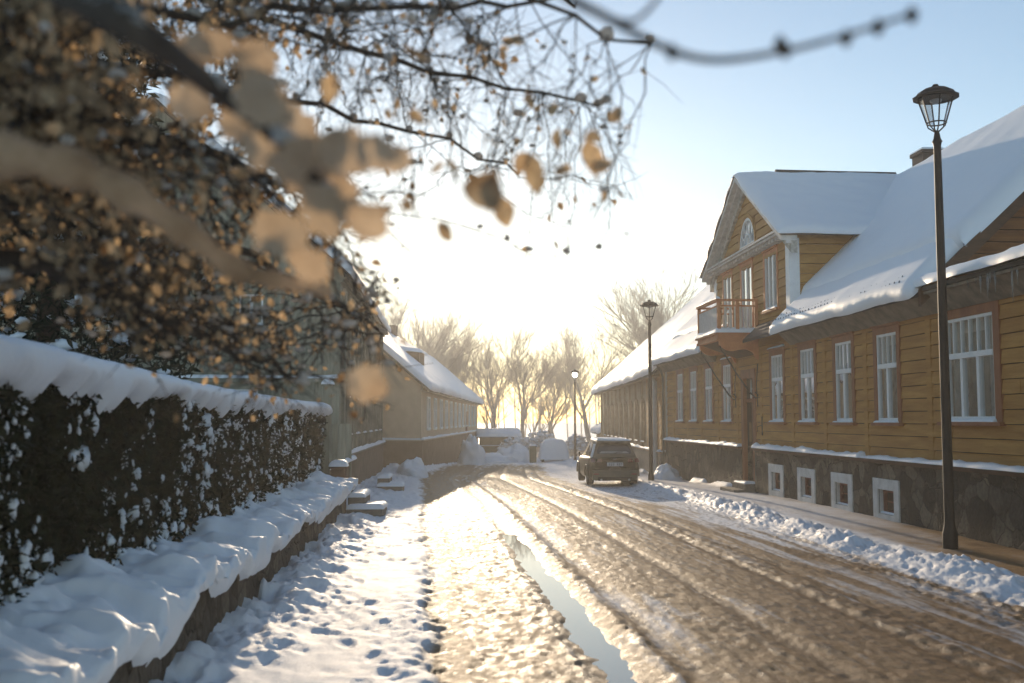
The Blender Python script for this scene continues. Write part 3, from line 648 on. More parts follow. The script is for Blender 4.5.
    xs0, xs1 = FX - .44, 14.3; dd = DC - DA + .42; ze = DR - dd * sl
    for s_ in (-1, 1):
        rd.hexa([(xs0, DC + s_ * dd, ze - .0), (xs1, DC + s_ * dd, ze), (xs1, DC, DR), (xs0, DC, DR), (xs0, DC + s_ * dd, ze + .06), (xs1, DC + s_ * dd, ze + .06), (xs1, DC, DR + .06), (xs0, DC, DR + .06)])
    rdo = rd.build('dormer_roof', ROOFTIN, root)
    for s_ in (-1, 1):
        n_ = Vector((0, s_ * sl, 1)).normalized()
        snow_sheet('roof_snow', [(xs0 - .03, DC + s_ * .12, DR - .02), (xs1, DC + s_ * .12, DR - .02), (xs1, DC + s_ * (dd + .1), ze + .03), (xs0 - .03, DC + s_ * (dd + .1), ze + .03)], n_, .22, rdo, .16, 140 + s_, .5, .12, ROOFSNOW, sc=.6)
    rc = MB()
    rc.tube([(10.3, DC, DR + .17), (12.2, DC, DR + .15), (14.2, DC, DR + .14)], .075, 6); rc.build('ridge_cap', ROOFTIN, rdo)
    # ---------------- balcony
    BA, BB, BV = 30.25, 32.75, 1.28; FZ = 4.78
    k = MB(T); k.box((BA, -.02, FZ - .10), (BB, BV, FZ)); k.box((BA - .07, -.02, FZ - .001), (BB + .07, BV + .07, FZ + .05)); k.box((BA - .03, -.01, FZ - .18), (BB + .03, BV + .03, FZ - .101))
    bo = k.build('balcony', ORANGEWOOD, root)
    for y in (BA + .02, BB - .14):    # scrolled side boards under the floor
        pr = [(0, FZ - .18)]
        pts = [(BV - .05, FZ - .18), (BV - .05, FZ - .30)]
        for q in range(13):
            t_ = q / 12; x = (BV - .12) * (1 - t_); pts.append((x, FZ - .34 - .30 * t_ - .09 * math.sin(t_ * 2 * math.pi + .4) - (.10 if t_ > .85 else 0)))
        pts.append((-.02, FZ - .80)); pts.append((-.02, FZ - .18))
        k = MB(lambda p: T((p[1], p[0], p[2]))); k.prism(pts, y, y + .12, 'y'); k.build('bracket_board', ORANGEWOOD, bo)
    k = MB(T); k.hexa([(BA + .2, -.02, FZ - .62), (BB - .2, -.02, FZ - .62), (BB - .2, .3, FZ - .5), (BA + .2, .3, FZ - .5), (BA + .2, -.02, FZ - .181), (BB - .2, -.02, FZ - .181), (BB - .2, BV - .1, FZ - .181), (BA + .2, BV - .1, FZ - .181)]); k.build('floor_support', DARKWOOD, bo)
    for y in (BA + .08, BB - .08):
        k = MB(T); k.tube([(y, BV - .08, FZ - .2), (y, BV - .1, FZ - .42), (y, BV - .3, FZ - .72), (y, .7, 3.6), (y, .3, 3.02), (y, .12, 2.86), (y, .06, 2.95), (y, .14, 3.05)], .024, 6)
        k.tube([(y, .05, 3.9), (y, .1, 3.3), (y, .07, 2.6)], .016, 6)
        k.build('iron_stay', BLACK, bo)
    RT = 5.80
    k = MB(T)
    for (u, v_) in ((BA + .05, BV - .05), (BB - .05, BV - .05), (BA + .05, .08), (BB - .05, .08), (BA + .05, BV * .52)): k.box((u - .05, v_ - .05, FZ + .05), (u + .05, v_ + .05, RT))
    k.box((BA - .02, -.02, RT), (BB + .02, BV + .04, RT + .001)) if False else None
    k.box((BA - .01, .02, RT - .0), (BA + .12, BV + .04, RT + .06)); k.box((BB - .12, .02, RT), (BB + .01, BV + .04, RT + .06)); k.box((BA + .121, BV - .1, RT), (BB - .121, BV + .038, RT + .058))
    k.box((BA + .02, .1, RT - .17), (BA + .08, BV - .1, RT - .12)); k.box((BB - .08, .1, RT - .17), (BB - .02, BV - .1, RT - .12)); k.box((BA + .1, BV - .08, RT - .17), (BB - .1, BV - .02, RT - .12))
    k.build('railing', ORANGEWOOD, bo)
    BL = mat('pale_balusters', (.62, .55, .47), (.72, .66, .58), rough=.6)
    for q in range(1, 7):
        v_ = .1 + (BV - .2) * q / 7
        for u in (BA + .05, BB - .05): k = MB(T); k.box((u - .02, v_ - .035, FZ + .2), (u + .02, v_ + .035, RT - .17)); k.build('baluster', BL, bo)
    if 0: k.build('balusters', mat('pale_balusters', (.62, .55, .47), (.72, .66, .58), rough=.6), bo)
    k = MB(T); k.box((BA + .1, BV - .06, FZ + .2), (BB - .1, BV - .03, RT - .17)); k.build('front_panel', mat('pale_panel', (.55, .50, .46), (.66, .61, .57), rough=.7, scale=8), bo)
    snow_sheet('floor_snow', [T((BA - .06, .05, FZ + .051)), T((BB + .06, .05, FZ + .051)), T((BB + .06, BV + .08, FZ + .051)), T((BA - .06, BV + .08, FZ + .051))], (0, 0, 1), .19, bo, .12, 150, .3, .03)
    snow_sheet('rail_snow', [T((BA - .01, BV - .10, RT + .06)), T((BB + .01, BV - .10, RT + .06)), T((BB + .01, BV + .05, RT + .06)), T((BA - .01, BV + .05, RT + .06))], (0, 0, 1), .10, bo, .1, 151, .4, .03)
    # house number plate shape and the small iron hook left and right of the door
    k = MB(T); k.tube([(30.0, .06, 2.05), (30.0, .2, 2.0), (30.0, .2, 1.85)], .014, 6); k.tube([(30.0, .05, 2.3), (30.0, .05, 1.75)], .018, 6); k.build('wall_hook', BLACK, root)
    # downpipe at the far corner
    k = MB(T); k.tube([(Y1 - .25, .45, 4.5), (Y1 - .2, .3, 4.3), (Y1 - .1, .2, 4.05), (Y1 - .1, .2, -.3)], .055, 8); k.build('downpipe', GREENIRON, root)
wooden_house()

# ================================================================== OTHER HOUSES
def plain_house(name, label, cat, origin, ang, side, L, D, zb, ze, zr, wall, trim, winlist, base=None, basez=None, over=.4, vertical=True, arched=False, snow_th=.3, pil=None, bottom=-2.5, roofm=ROOFTIN, sd_=1, trimsnow=True, panebright=False):
    """winlist: (u, z0, w, h)"""
    T = frame_T(origin, ang, side); o = T((0, 0, 0)); root = empty(name, (o.x, o.y, o.z), label, cat)
    b = MB(T); H = D / 2
    b.box((0, -D, basez if base else bottom), (L, 0, ze)); 
    for u in (0, L - .1):
        b.add([(u, 0, ze), (u, -D, ze), (u, -H, zr - .05), (u + .1, 0, ze), (u + .1, -D, ze), (u + .1, -H, zr - .05)], [(0, 1, 2), (3, 5, 4), (0, 2, 5, 3), (1, 4, 5, 2), (0, 3, 4, 1)])
    b.build('wall', wall, root)
    if base:
        k = MB(T); k.box((-.06, -D - .06, bottom), (L + .06, .08, basez)); k.build('basement_wall', base, root)
        k = MB(T); k.box((-.1, -D - .1, basez), (L + .1, .16, basez + .06)); k.build('basement_ledge', trim, root)
        snow_sheet('ledge_snow', [T((0, .02, basez + .061)), T((L, .02, basez + .061)), T((L, .17, basez + .061)), T((0, .17, basez + .061))], (0, 0, 1), .13, root, .3, sd_ + 50, .6, .05)
        snow_sheet('ledge_snow', [T((-.10, -D, basez + .061)), T((.0, -D, basez + .061)), T((.0, 0, basez + .061)), T((-.10, 0, basez + .061))], (0, 0, 1), .10, root, .3, sd_ + 51, .6, .05)
    k = MB(T); sp = (zr - ze) / H; eo = ze - over * sp
    k.hexa([(-.35, over, eo), (L + .35, over, eo), (L + .35, -H, zr), (-.35, -H, zr), (-.35, over, eo + .12), (L + .35, over, eo + .12), (L + .35, -H, zr + .12), (-.35, -H, zr + .12)])
    k.hexa([(-.35, -H, zr), (L + .35, -H, zr), (L + .35, -D - over, eo), (-.35, -D - over, eo), (-.35, -H, zr + .12), (L + .35, -H, zr + .12), (L + .35, -D - over, eo + .12), (-.35, -D - over, eo + .12)])
    ro = k.build('roof', roofm, root)
    n1 = (T((0, sp, 1)) - T((0, 0, 0))).normalized(); n2 = (T((0, -sp, 1)) - T((0, 0, 0))).normalized()
    snow_sheet('roof_snow', [T((-.42, over + .08, eo + .09)), T((L + .42, over + .08, eo + .09)), T((L + .42, -H, zr + .12)), T((-.42, -H, zr + .12))], n1, snow_th, ro, .35, sd_, .25, .12, ROOFSNOW, sc=.5)
    snow_sheet('roof_snow', [T((-.42, -D - over - .08, eo + .09)), T((L + .42, -D - over - .08, eo + .09)), T((L + .42, -H, zr + .12)), T((-.42, -H, zr + .12))], n2, snow_th, ro, .6, sd_ + 1, .25, .12, ROOFSNOW, sc=.5)
    k = MB(T); k.box((-.1, -.02, ze - .32), (L + .1, .1, ze - .02)); k.box((-.1, .1, eo + .005 if over > .1 else ze - .1), (L + .1, over - .05, eo + .06)); k.build('cornice', trim, root)
    if pil:
        step, pw, top, bot = pil; u = step * .5
        while u < L: k = MB(T); k.box((u - pw / 2, -.02, bot), (u + pw / 2, .09, top)); k.build('pilaster', trim, root); u += step
    for (u, z0, w_, h_) in winlist:
        k = MB(T)
        t = .1; k.box((u - w_ / 2 - t, -.01, z0 - t), (u - w_ / 2, .07, z0 + h_)); k.box((u + w_ / 2, -.01, z0 - t), (u + w_ / 2 + t, .07, z0 + h_)); k.box((u - w_ / 2, -.01, z0 - t), (u + w_ / 2, .069, z0)); 
        if arched:
            for q in range(8):
                a0, a1 = math.pi * q / 8, math.pi * (q + 1) / 8; P = lambda a, r_, v_: (u + (w_ / 2 + r_) * math.cos(a), v_, z0 + h_ + (w_ / 2 + r_) * math.sin(a))
                k.hexa([P(a0, 0, -.01), P(a1, 0, -.01), P(a1, 0, .07), P(a0, 0, .07), P(a0, t, -.01), P(a1, t, -.01), P(a1, t, .07), P(a0, t, .07)])
        else: k.box((u - w_ / 2 - t, -.01, z0 + h_), (u + w_ / 2 + t, .07, z0 + h_ + t))
        wi = k.build('window', trim if arched else wall if False else (WHITE if panebright else trim), root)
        k = MB(T); pts = [(u - w_ / 2, .012, z0), (u + w_ / 2, .012, z0)] + ([(u + w_ / 2 * math.cos(math.pi * q / 8), .012, z0 + h_ + w_ / 2 * math.sin(math.pi * q / 8)) for q in range(9)] if arched else [(u + w_ / 2, .012, z0 + h_), (u - w_ / 2, .012, z0 + h_)])
        k.add(pts, [tuple(range(len(pts)))]); k.build('pane', mat('far_pane', (.10, .11, .12), rough=.1, spec=.8) if not arched else mat('board_pane', (.20, .12, .07), (.28, .18, .11), rough=.7, scale=3), wi)
        k = MB(T); k.box((u - .03, .013, z0), (u + .03, .05, z0 + h_)); k.box((u - w_ / 2, .013, z0 + h_ * .62), (u + w_ / 2, .05, z0 + h_ * .62 + .05)); k.build('frame', WHITE if not arched else trim, wi)
        if trimsnow: snow_sheet('sill_snow', [T((u - w_ / 2 - .1, .01, z0 - .02)), T((u + w_ / 2 + .1, .01, z0 - .02)), T((u + w_ / 2 + .1, .11, z0 - .02)), T((u - w_ / 2 - .1, .11, z0 - .02))], (0, 0, 1), .06, wi, .3, sd_ + 9, .4, .02)
    return root, ro, T

r2, ro2, T2 = plain_house('long_house', 'long tan plank house with big snowy roof behind the parked brown car', 'house', (9.35, 44.3, 0), R(3.9), 'R', 33, 17.5, 0, 4.55, 12.4, WOOD2, mat('tan_trim', (.26, .17, .09), (.38, .27, .16), rough=.8, scale=3),
    [(u, 1.15, 1.0, 1.55) for u in np.arange(6.4, 31, 2.75)], base=CONC, basez=.75, over=.5, arched=True, snow_th=.34, pil=(2.75, .3, 4.25, .8), sd_=200)
k = MB(T2); k.tube([(.75, .45, 4.2), (.75, .2, 3.9), (.75, .2, -.4)], .11, 10); k.build('downpipe', ZINC, r2)
k = MB(T2); boards(k, .02, 5.0, .82, 4.3, seed=17, bh=.3); k.build('board_cladding', WOOD, r2)

r3, ro3, T3 = plain_house('peach_house', 'hazy peach-coloured house with snowy roof at the bend, left of the street', 'house', (-1.35, 52, 0), R(5.3), 'L', 45, 9, 0, 4.0, 7.9, PALEHOUSE, mat('peach_trim', (.50, .40, .30), (.58, .48, .38), rough=.8, scale=3),
    [(u, 1.75, 1.1, 1.6) for u in np.arange(3.2, 44, 3.4)], base=mat('brown_basement', (.17, .10, .06), (.26, .17, .11), rough=.9, scale=2, bump=.3), basez=1.15, over=.45, snow_th=.3, sd_=220, bottom=-3, panebright=True)
# skylight dormer on it
k = MB(T3); k.box((9, -2.6, 5.2), (11.6, -1.2, 6.3)); dm = k.build('dormer', DARKWOOD, ro3)
snow_sheet('dormer_snow', [T3((8.8, -3.4, 6.5)), T3((11.8, -3.4, 6.5)), T3((11.8, -1.0, 6.2)), T3((8.8, -1.0, 6.2))], (0, 0, 1), .25, dm, .3, 231, .2, .05)
k = MB(T3); k.box((20, -4.9, 7.4), (20.8, -4.2, 8.9)); k.build('chimney', BRICK, ro3)
k = MB(T3); k.box((30, .0, .2), (31.2, .08, 2.9)); k.build('door', BROWN, r3)

# the near house on the left: its gable looks at us over the hedge
rA, roA, TA = plain_house('grey_green_house', 'grey-green board house with vertical strips standing behind the hedge', 'house', (-3.2, 30.4, 0), 0, 'L', 20, 11, 0, 6.6, 11.6, GREENHOUSE, mat('grey_green_trim', (.15, .15, .12), (.25, .25, .2), rough=.8, scale=3),
    [(u, 1.75, 1.0, 1.9) for u in (2.6, 5.6, 8.6, 11.6, 14.6, 17.4)], base=mat('brown_base_panels', (.11, .075, .05), (.2, .14, .10), rough=.9, scale=3, bump=.4), basez=1.08, over=.25, snow_th=.28, pil=(1.5, .2, 6.2, 1.15), sd_=240)
Tg = lambda p: Vector((-3.2 - p[0], 30.4 - p[1], p[2]))
k = MB(Tg); u = .3
while u < 10.9: k.box((u, -.01, 1.2), (u + .06, .03, 6.5 + min(u, 11 - u) * .85)); u += .42
k.build('gable_battens', GREENHOUSE, rA)
k = MB(Tg); k.box((0, -.01, 3.3), (11, .12, 3.42)); gl_ = k.build('gable_ledge', GREENHOUSE, rA)
snow_sheet('ledge_snow', [Tg((0, 0, 3.421)), Tg((11, 0, 3.421)), Tg((11, .14, 3.421)), Tg((0, .14, 3.421))], (0, 0, 1), .09, gl_, .2, 251, .6, .03)
for (u, z0, w_, h_) in ((2.6, 5.0, .7, .9), (6.2, 4.8, 1.0, 1.4), (2.9, 1.8, 1.1, 1.3), (6.6, 1.8, 1.1, 1.3)):
    window(Tg, rA, u, z0, w_, h_, cas=.1, uppers=0, lowers=2, casing=GREENHOUSE, seed=int(u * 7), curtain=False)

rC, roC, TC = plain_house('cottage', 'small cottage with low snowy gable roof beyond the long house', 'cottage', (12.6, 82, -1.6), R(3.9), 'R', 8, 7, 0, 2.9, 5.2, WOOD2, WOOD2, [(2, 1.0, .9, 1.2), (5, 1.0, .9, 1.2)], over=.4, snow_th=.3, sd_=260)
rS, roS, TS = plain_house('wooden_shed', 'brown plank shed with snow on its roof at the far end of the street', 'shed', (3.1, 90, -1.2), R(80), 'L', .1, .1, 0, .1, .2, WOOD2, WOOD2, [], sd_=270) if False else (None, None, None)
T_ = frame_T((2.9, 92, -1.35), R(90), 'L')   # faces the camera
sh = empty('wooden_shed', (2.9, 92, -1.3), 'low brown plank shed with snow on its roof, closing the far end of the street', 'shed')
k = MB(T_); boards(k, 0, 3.4, -.5, 2.0, seed=31, bh=.28); k.box((0, -2.4, -.5), (3.4, -.05, 2.0)); k.build('wall', mat('shed_boards', (.16, .12, .06), (.26, .2, .11), rough=.8, scale=3), sh)
k = MB(T_); k.box((-.1, .03, 1.15), (3.5, .12, 1.25)); k.box((-.1, .03, .3), (3.5, .12, .4)); rl = k.build('rail', WOOD2, sh)
snow_sheet('rail_snow', [T_((-.1, .03, 1.25)), T_((3.5, .03, 1.25)), T_((3.5, .14, 1.25)), T_((-.1, .14, 1.25))], (0, 0, 1), .08, rl, .3, 281)
k = MB(T_); k.hexa([(-.3, .3, 1.95), (3.7, .3, 1.95), (3.7, -2.6, 2.5), (-.3, -2.6, 2.5), (-.3, .3, 2.05), (3.7, .3, 2.05), (3.7, -2.6, 2.6), (-.3, -2.6, 2.6)]); rs = k.build('roof', ROOFTIN, sh)
snow_sheet('roof_snow', [T_((-.35, .35, 2.05)), T_((3.75, .35, 2.05)), T_((3.75, -2.65, 2.6)), T_((-.35, -2.65, 2.6))], (0, 0, 1), .3, rs, .3, 282)
# ================================================================== STREET LAMPS
def lamp_head_parts(root, z, lit=False):
    k = MB()
    A = [math.pi / 4 + i * math.pi / 2 for i in range(4)]
    rb, rt, h = .155, .31, .44
    P = lambda a, r_, zz: (r_ * math.cos(a), r_ * math.sin(a), z + zz)
    for a in [i * math.pi / 3 + .3 for i in range(6)]:
        k.tube([P(a, rb, .14), P(a, rt * .93, .14 + h)], .013, 5)
        k.tube([P(a, .03, .0), P(a, rb * .9, .09), P(a, rb, .15)], .012, 5)
    for r_, zz, q in ((rb, .15, .013), (rt * .93, .14 + h, .018)):
        k.tube([P(i * math.pi / 12, r_, zz) for i in range(25)], q, 5, cap=False)
    k.build('lantern_frame', BLACK, root)
    k = MB(); k.lathe([(.375, 0), (.38, .02), (.33, .04), (.29, .10), (.20, .155), (.08, .17), (.05, .18), (.06, .21), (.04, .24), (.01, .25)], (0, 0, z + .14 + h), 12, .3)
    k.build('lantern_roof', BLACK, root)
    g = MB(); g.lathe([(rb - .004, .16), (rt * .93 - .01, .14 + h - .01)], (0, 0, z), 6, .3); 
    gm = glass_mat() if 'lantern_glass' not in bpy.data.materials else bpy.data.materials['lantern_glass']
    gm.name = 'lantern_glass'
    for n_ in gm.node_tree.nodes:
        if n_.type == 'BSDF_TRANSPARENT': n_.inputs[0].default_value = (.97, .98, .98, 1)
        if n_.type == 'MATH': n_.inputs[1].default_value = .5; n_.inputs[2].default_value = 0.0
    g.f = [f for f in g.f if len(f) == 4]; g.build('lantern_glass', gm, root)
    b = MB(); b.lathe([(.03, 0), (.09, .03), (.1, .06)], (0, 0, z + .14 + h - .09), 10)
    if lit:
        m = bpy.data.materials.new('lit_bulb'); m.use_nodes = True; p = m.node_tree.nodes['Principled BSDF']; p.inputs['Emission Color'].default_value = (1, 1, .82, 1); p.inputs['Emission Strength'].default_value = 9
        b = MB(); b.lathe([(.02, -.19), (.15, -.12), (.19, 0), (.15, .12), (.02, .19)], (0, 0, z + .42), 14); b.build('lit_globe', m, root, True)
    else: b.build('bulb_housing', mat('lamp_reflector', (.25, .27, .3), rough=.4), root)
def street_lamp(x, y, z0, H, label, lit=False, snow=True):
    root = empty('street_lamp', (0, 0, 0), label, 'street lamp', 'cast iron lantern lamps along the pavement')
    k = MB(); k.lathe([(.12, -.5), (.12, .28), (.10, .36), (.09, .42), (.082, .5), (.074, H * .5), (.060, H - .25), (.068, H - .2), (.085, H - .17), (.06, H - .12), (.035, H + .02)], (0, 0, 0), 14)
    k.build('pole', BLACK, root, True)
    lamp_head_parts(root, H, lit)
    root.location = (x, y, z0); return root
def topz(py, Y): return CAM_Z + (420 - py) / FPX * Y
street_lamp(8.25, 16.5, .05, 7.02, 'tall black lantern lamp post nearest the camera, beside the ploughed snow bank')
street_lamp(7.95, 39.8, -.22, 6.35, 'black lantern lamp post standing just right of the parked brown car')
street_lamp(9.3, 74.5, -.95, 6.05, 'distant lantern lamp post glowing white, beyond the parked car', lit=True)

# ================================================================== VEHICLES
def suv():
    root = empty('parked_car', (6.0, 36.6, float(gz(36.6)) + .02), 'muddy brown hatchback estate parked on the right, snow on its roof, seen from behind', 'car')
    PAINT = mat('muddy_brown_paint', (.085, .068, .045), (.15, .125, .085), rough=.38, scale=3, spec=.5)
    TRIM = mat('black_trim', (.02, .02, .02), rough=.6)
    # stations from the rear (y = 0) forward: (y, half width, sill z, belt z)
    W = .90
    st = [(0.00, .72, .36, .98), (.06, .84, .30, 1.02), (.25, .89, .26, 1.06), (.9, .91, .24, 1.05), (2.0, .92, .24, 1.02), (3.0, .92, .24, 1.0), (3.8, .90, .26, .96), (4.3, .84, .30, .84), (4.48, .68, .38, .70)]
    k = MB(); V = []; F = []; nr = 0
    for (y, hw, zs, zb) in st:
        ring = [(hw * .9, zs), (hw, zs + .12), (hw * 1.005, (zs + zb) / 2), (hw * .985, zb - .12), (hw * .93, zb), (hw * .6, zb + .02), (0, zb + .025)]
        ring = [(x, z) for x, z in ring] + [(-x, z) for x, z in reversed(ring[:-1])]
        nr = len(ring); V += [(x, y, z) for x, z in ring]
    for i in range(len(st) - 1):
        for q in range(nr): F.append((i * nr + q, i * nr + (q + 1) % nr, (i + 1) * nr + (q + 1) % nr, (i + 1) * nr + q))
    F += [tuple(range(nr)), tuple(range((len(st) - 1) * nr, len(st) * nr))]
    k.add(V, F)
    # wheel arches
    for y in (.85, 3.55):
        for s in (-1, 1): k.tube([(s * (.93 if True else 0), y + .40 * math.cos(a), .34 + .40 * math.sin(a)) for a in np.linspace(0, math.pi, 12)], .035, 5)
    k.box((-.30, -.035, .86), (.30, .02, .90)); k.box((-.84, -.02, .60), (.84, .1, .63))
    body = k.build('body', PAINT, root, True, bevel=0)
    k = MB()   # greenhouse: ring at belt, ring at roof
    bel = [(.80, .10, 1.00), (.86, .7, 1.05), (.86, 2.0, 1.03), (.80, 3.05, 1.0)]
    top = [(.60, .42, 1.56), (.66, .85, 1.61), (.66, 1.7, 1.63), (.58, 2.3, 1.56)]
    ringb = [(x, y, z) for x, y, z in bel] + [(-x, y, z) for x, y, z in reversed(bel)]; ringt = [(x, y, z) for x, y, z in top] + [(-x, y, z) for x, y, z in reversed(top)]
    k.add(ringb + ringt, [(i, (i + 1) % 8, 8 + (i + 1) % 8, 8 + i) for i in range(8)] + [(8, 9, 14, 15), (9, 10, 13, 14), (10, 11, 12, 13)]); k.build('cabin', PAINT, root)
    GL = mat('car_glass', (.03, .035, .038), rough=.06, spec=1.0)
    def panel(name, pts, m_, off, par=root):
        c = sum((Vector(p) for p in pts), Vector()) / len(pts); n_ = (Vector(pts[1]) - Vector(pts[0])).cross(Vector(pts[-1]) - Vector(pts[0])).normalized()
        if n_.dot(c - Vector((0, 1.6, 1.0))) < 0: n_ = -n_
        q = MB(); P0 = [Vector(p) + n_ * off for p in pts]; P1 = [Vector(p) - n_ * .01 for p in pts]; L_ = len(pts)
        q.add(P0 + P1, [tuple(range(L_)), tuple(range(2 * L_ - 1, L_ - 1, -1))] + [(i, (i + 1) % L_, L_ + (i + 1) % L_, L_ + i) for i in range(L_)])
        return q.build(name, m_, par)
    lerp = lambda a, b, t: tuple(a[i] + (b[i] - a[i]) * t for i in range(3))
    b0, t0 = (-.80, .10, 1.0), (-.60, .42, 1.56); b1, t1 = (.80, .10, 1.0), (.60, .42, 1.56)
    q = lambda s, t: lerp(lerp(b0, b1, s), lerp(t0, t1, s), t)
    rw = panel('rear_window', [q(.09, .28), q(.91, .28), q(.94, .5), q(.90, .86), q(.10, .86), q(.06, .5)], GL, .012)
    panel('glass_frost', [q(.13, .30), q(.87, .30), q(.82, .42), q(.18, .42)], mat('frosted_glass', (.22, .24, .25), (.38, .40, .41), rough=.5, scale=20), .016, rw)
    k = MB(); k.tube([q(.5, .3), q(.56, .36), q(.72, .40)], .012, 5); k.v = [(x, y - .02, z) for x, y, z in k.v]; k.build('wiper', TRIM, rw)
    for s in (-1, 1):
        panel('side_window', [(s * .845, .62, 1.08), (s * .85, 1.6, 1.08), (s * .68, 1.6, 1.54), (s * .665, .8, 1.53)], GL, .012)
        panel('side_window', [(s * .85, 1.68, 1.07), (s * .815, 2.85, 1.04), (s * .62, 2.15, 1.5), (s * .68, 1.68, 1.54)], GL, .012)
        k = MB(); k.box((s * .93 - .09, 2.55, 1.0), (s * .93 + .12 * s + .09, 2.68, 1.17)); m_ = k.build('wing_mirror', PAINT, root, bevel=.02)
        # tail lamp wraps from the tailgate to the side
        k = MB(); k.hexa([(s * .44, -.03, .86), (s * .84, .03, .86), (s * .84, .3, .88), (s * .44, .12, .88), (s * .44, -.025, .97), (s * .80, .04, 1.0), (s * .80, .32, 1.02), (s * .44, .12, .97)])
        k.v = [(x * 1.055, y, z) for x, y, z in k.v]
        k.build('tail_light', mat('red_lens', (.16, .022, .02), rough=.15, spec=.7), root)
    panel('windscreen', [(-.76, 3.02, 1.03), (.76, 3.02, 1.03), (.54, 2.36, 1.52), (-.54, 2.36, 1.52)], GL, .012)
    k = MB(); k.hexa([(-.64, .20, 1.57), (.64, .20, 1.57), (.62, .55, 1.60), (-.62, .55, 1.60), (-.62, .22, 1.61), (.62, .22, 1.61), (.60, .55, 1.64), (-.60, .55, 1.64)]); k.build('spoiler', PAINT, root)
    k = MB(); k.hexa([(-.80, -.03, .22), (.80, -.03, .22), (.80, .3, .22), (-.80, .3, .22), (-.84, -.06, .58), (.84, -.06, .58), (.84, .3, .58), (-.84, .3, .58)]); k.build('rear_bumper', PAINT, root, bevel=.03)
    k = MB(); k.box((-.62, -.055, .20), (.62, .1, .34)); bp = k.build('bumper_skirt', TRIM, root, bevel=.02)
    for s in (-1, 1):
        k = MB(); k.tube([(s * .5, -.1, .24), (s * .5, .2, .24)], .035, 10); k.build('exhaust', ZINC, root)
        k = MB(); k.box((s * .68 - .09, -.068, .42), (s * .68 + .09, -.05, .46)); k.build('reflector', mat('red_lens2', (.2, .03, .03), rough=.3), root)
    k = MB(); k.box((-.29, -.048, .72), (.29, -.02, .85)); np_ = k.build('number_plate', mat('plate', (.62, .63, .64), rough=.5), root)
    k = MB(); rg = random.Random(2)
    for i in range(7):   # the characters cannot be read in the photograph: dark strokes only
        if i == 3: continue
        x = -.22 + i * .072; k.box((x, -.052, .745), (x + .014, -.0475, .825)); k.box((x + .03, -.052, .745), (x + .042, -.0475, .825)); zc_ = rg.choice((.75, .78, .81)); k.box((x + .014, -.0518, zc_), (x + .03, -.0475, zc_ + .012))
    k.build('plate_marks', TRIM, np_)
    k = MB(); k.tube([(.06 * math.cos(a), -.03, 1.0 - .02 + .025 * math.sin(a)) for a in np.linspace(0, 2 * math.pi, 14)], .006, 5); k.build('emblem', ZINC, root)
    TY = mat('tyre', (.018, .018, .018), (.05, .045, .04), rough=.85, scale=12); RM = mat('wheel_rim', (.22, .21, .2), (.34, .33, .31), rough=.4, scale=8, metal=.6)
    for (s, y) in ((-1, .85), (1, .85), (-1, 3.55), (1, 3.55)):
        k = MB(lambda p, s=s, y=y: (s * .80 + p[2], y + p[0], .33 + p[1])); k.lathe([(.22, -.11), (.31, -.115), (.335, -.08), (.335, .08), (.31, .115), (.22, .11)], (0, 0, 0), 24)
        wh = k.build('wheel', TY, root, True)
        k = MB(lambda p, s=s, y=y: (s * .80 + p[2], y + p[0], .33 + p[1])); k.lathe([(.225, -.10), (.225, .10)], (0, 0, 0), 20)
        for a in range(5):
            an = a * 2 * math.pi / 5; k.tube([(.04 * math.cos(an), .04 * math.sin(an), s * .108), (.2 * math.cos(an), .2 * math.sin(an), s * .108)], .02, 5)
        k.build('rim', RM, wh)
    k = MB(); k.box((-.7, .1, .20), (.7, 4.2, .30)); k.build('underbody', TRIM, root)
    sn = snow_sheet('roof_snow', [(-.62, .36, 1.60), (.62, .36, 1.60), (.60, 2.15, 1.62), (-.60, 2.15, 1.62)], (0, 0, 1), .10, None, .12, 301, .5, .05, sc=1.5)
    sn.parent = root
    sn = snow_sheet('side_snow', [(-.86, .12, 1.03), (-.80, .12, 1.035), (-.64, .40, 1.50), (-.70, .44, 1.50)], (-.6, -.5, .6), .03, None, .08, 302, .8, .02); sn.parent = root
    for o in list(bpy.data.objects):
        if o.parent is root: o.matrix_parent_inverse = Matrix.Identity(4)
        elif o.parent is not None and o.parent.parent is root: o.matrix_parent_inverse = Matrix.Identity(4)
    root.rotation_euler = (0, 0, R(-1.0))
    return root
suv()

def ident(root):
    for o in list(bpy.data.objects):
        if o.parent is root or (o.parent is not None and o.parent.parent is root): o.matrix_parent_inverse = Matrix.Identity(4)

def blob(name, c, r, n, seed, m, parent=None, amp=.35, flat=True, up=1.0):
    """a lump of snow: rounded dome with a rough surface"""
    k = 26; th = np.linspace(0, math.pi / 2 if flat else math.pi, k); ph = np.linspace(0, 2 * math.pi, 44, endpoint=False)
    TH, PH = np.meshgrid(th, ph, indexing='ij')
    x = np.sin(TH) * np.cos(PH); y = np.sin(TH) * np.sin(PH); z = np.cos(TH)
    q = 1 + amp * (fbm(x * n + 5 + seed, y * n + z * n * .7, seed, 4) - .5) * 2
    P = np.stack([c[0] + x * r[0] * q, c[1] + y * r[1] * q, c[2] + z * r[2] * q * up], -1).reshape(-1, 3)
    idx = np.arange(k * 44).reshape(k, 44); nx = np.roll(idx, -1, 1)
    F = np.stack([idx[:-1].ravel(), idx[1:].ravel(), nx[1:].ravel(), nx[:-1].ravel()], 1)
    return np_mesh(name, P, F, m, parent, True)

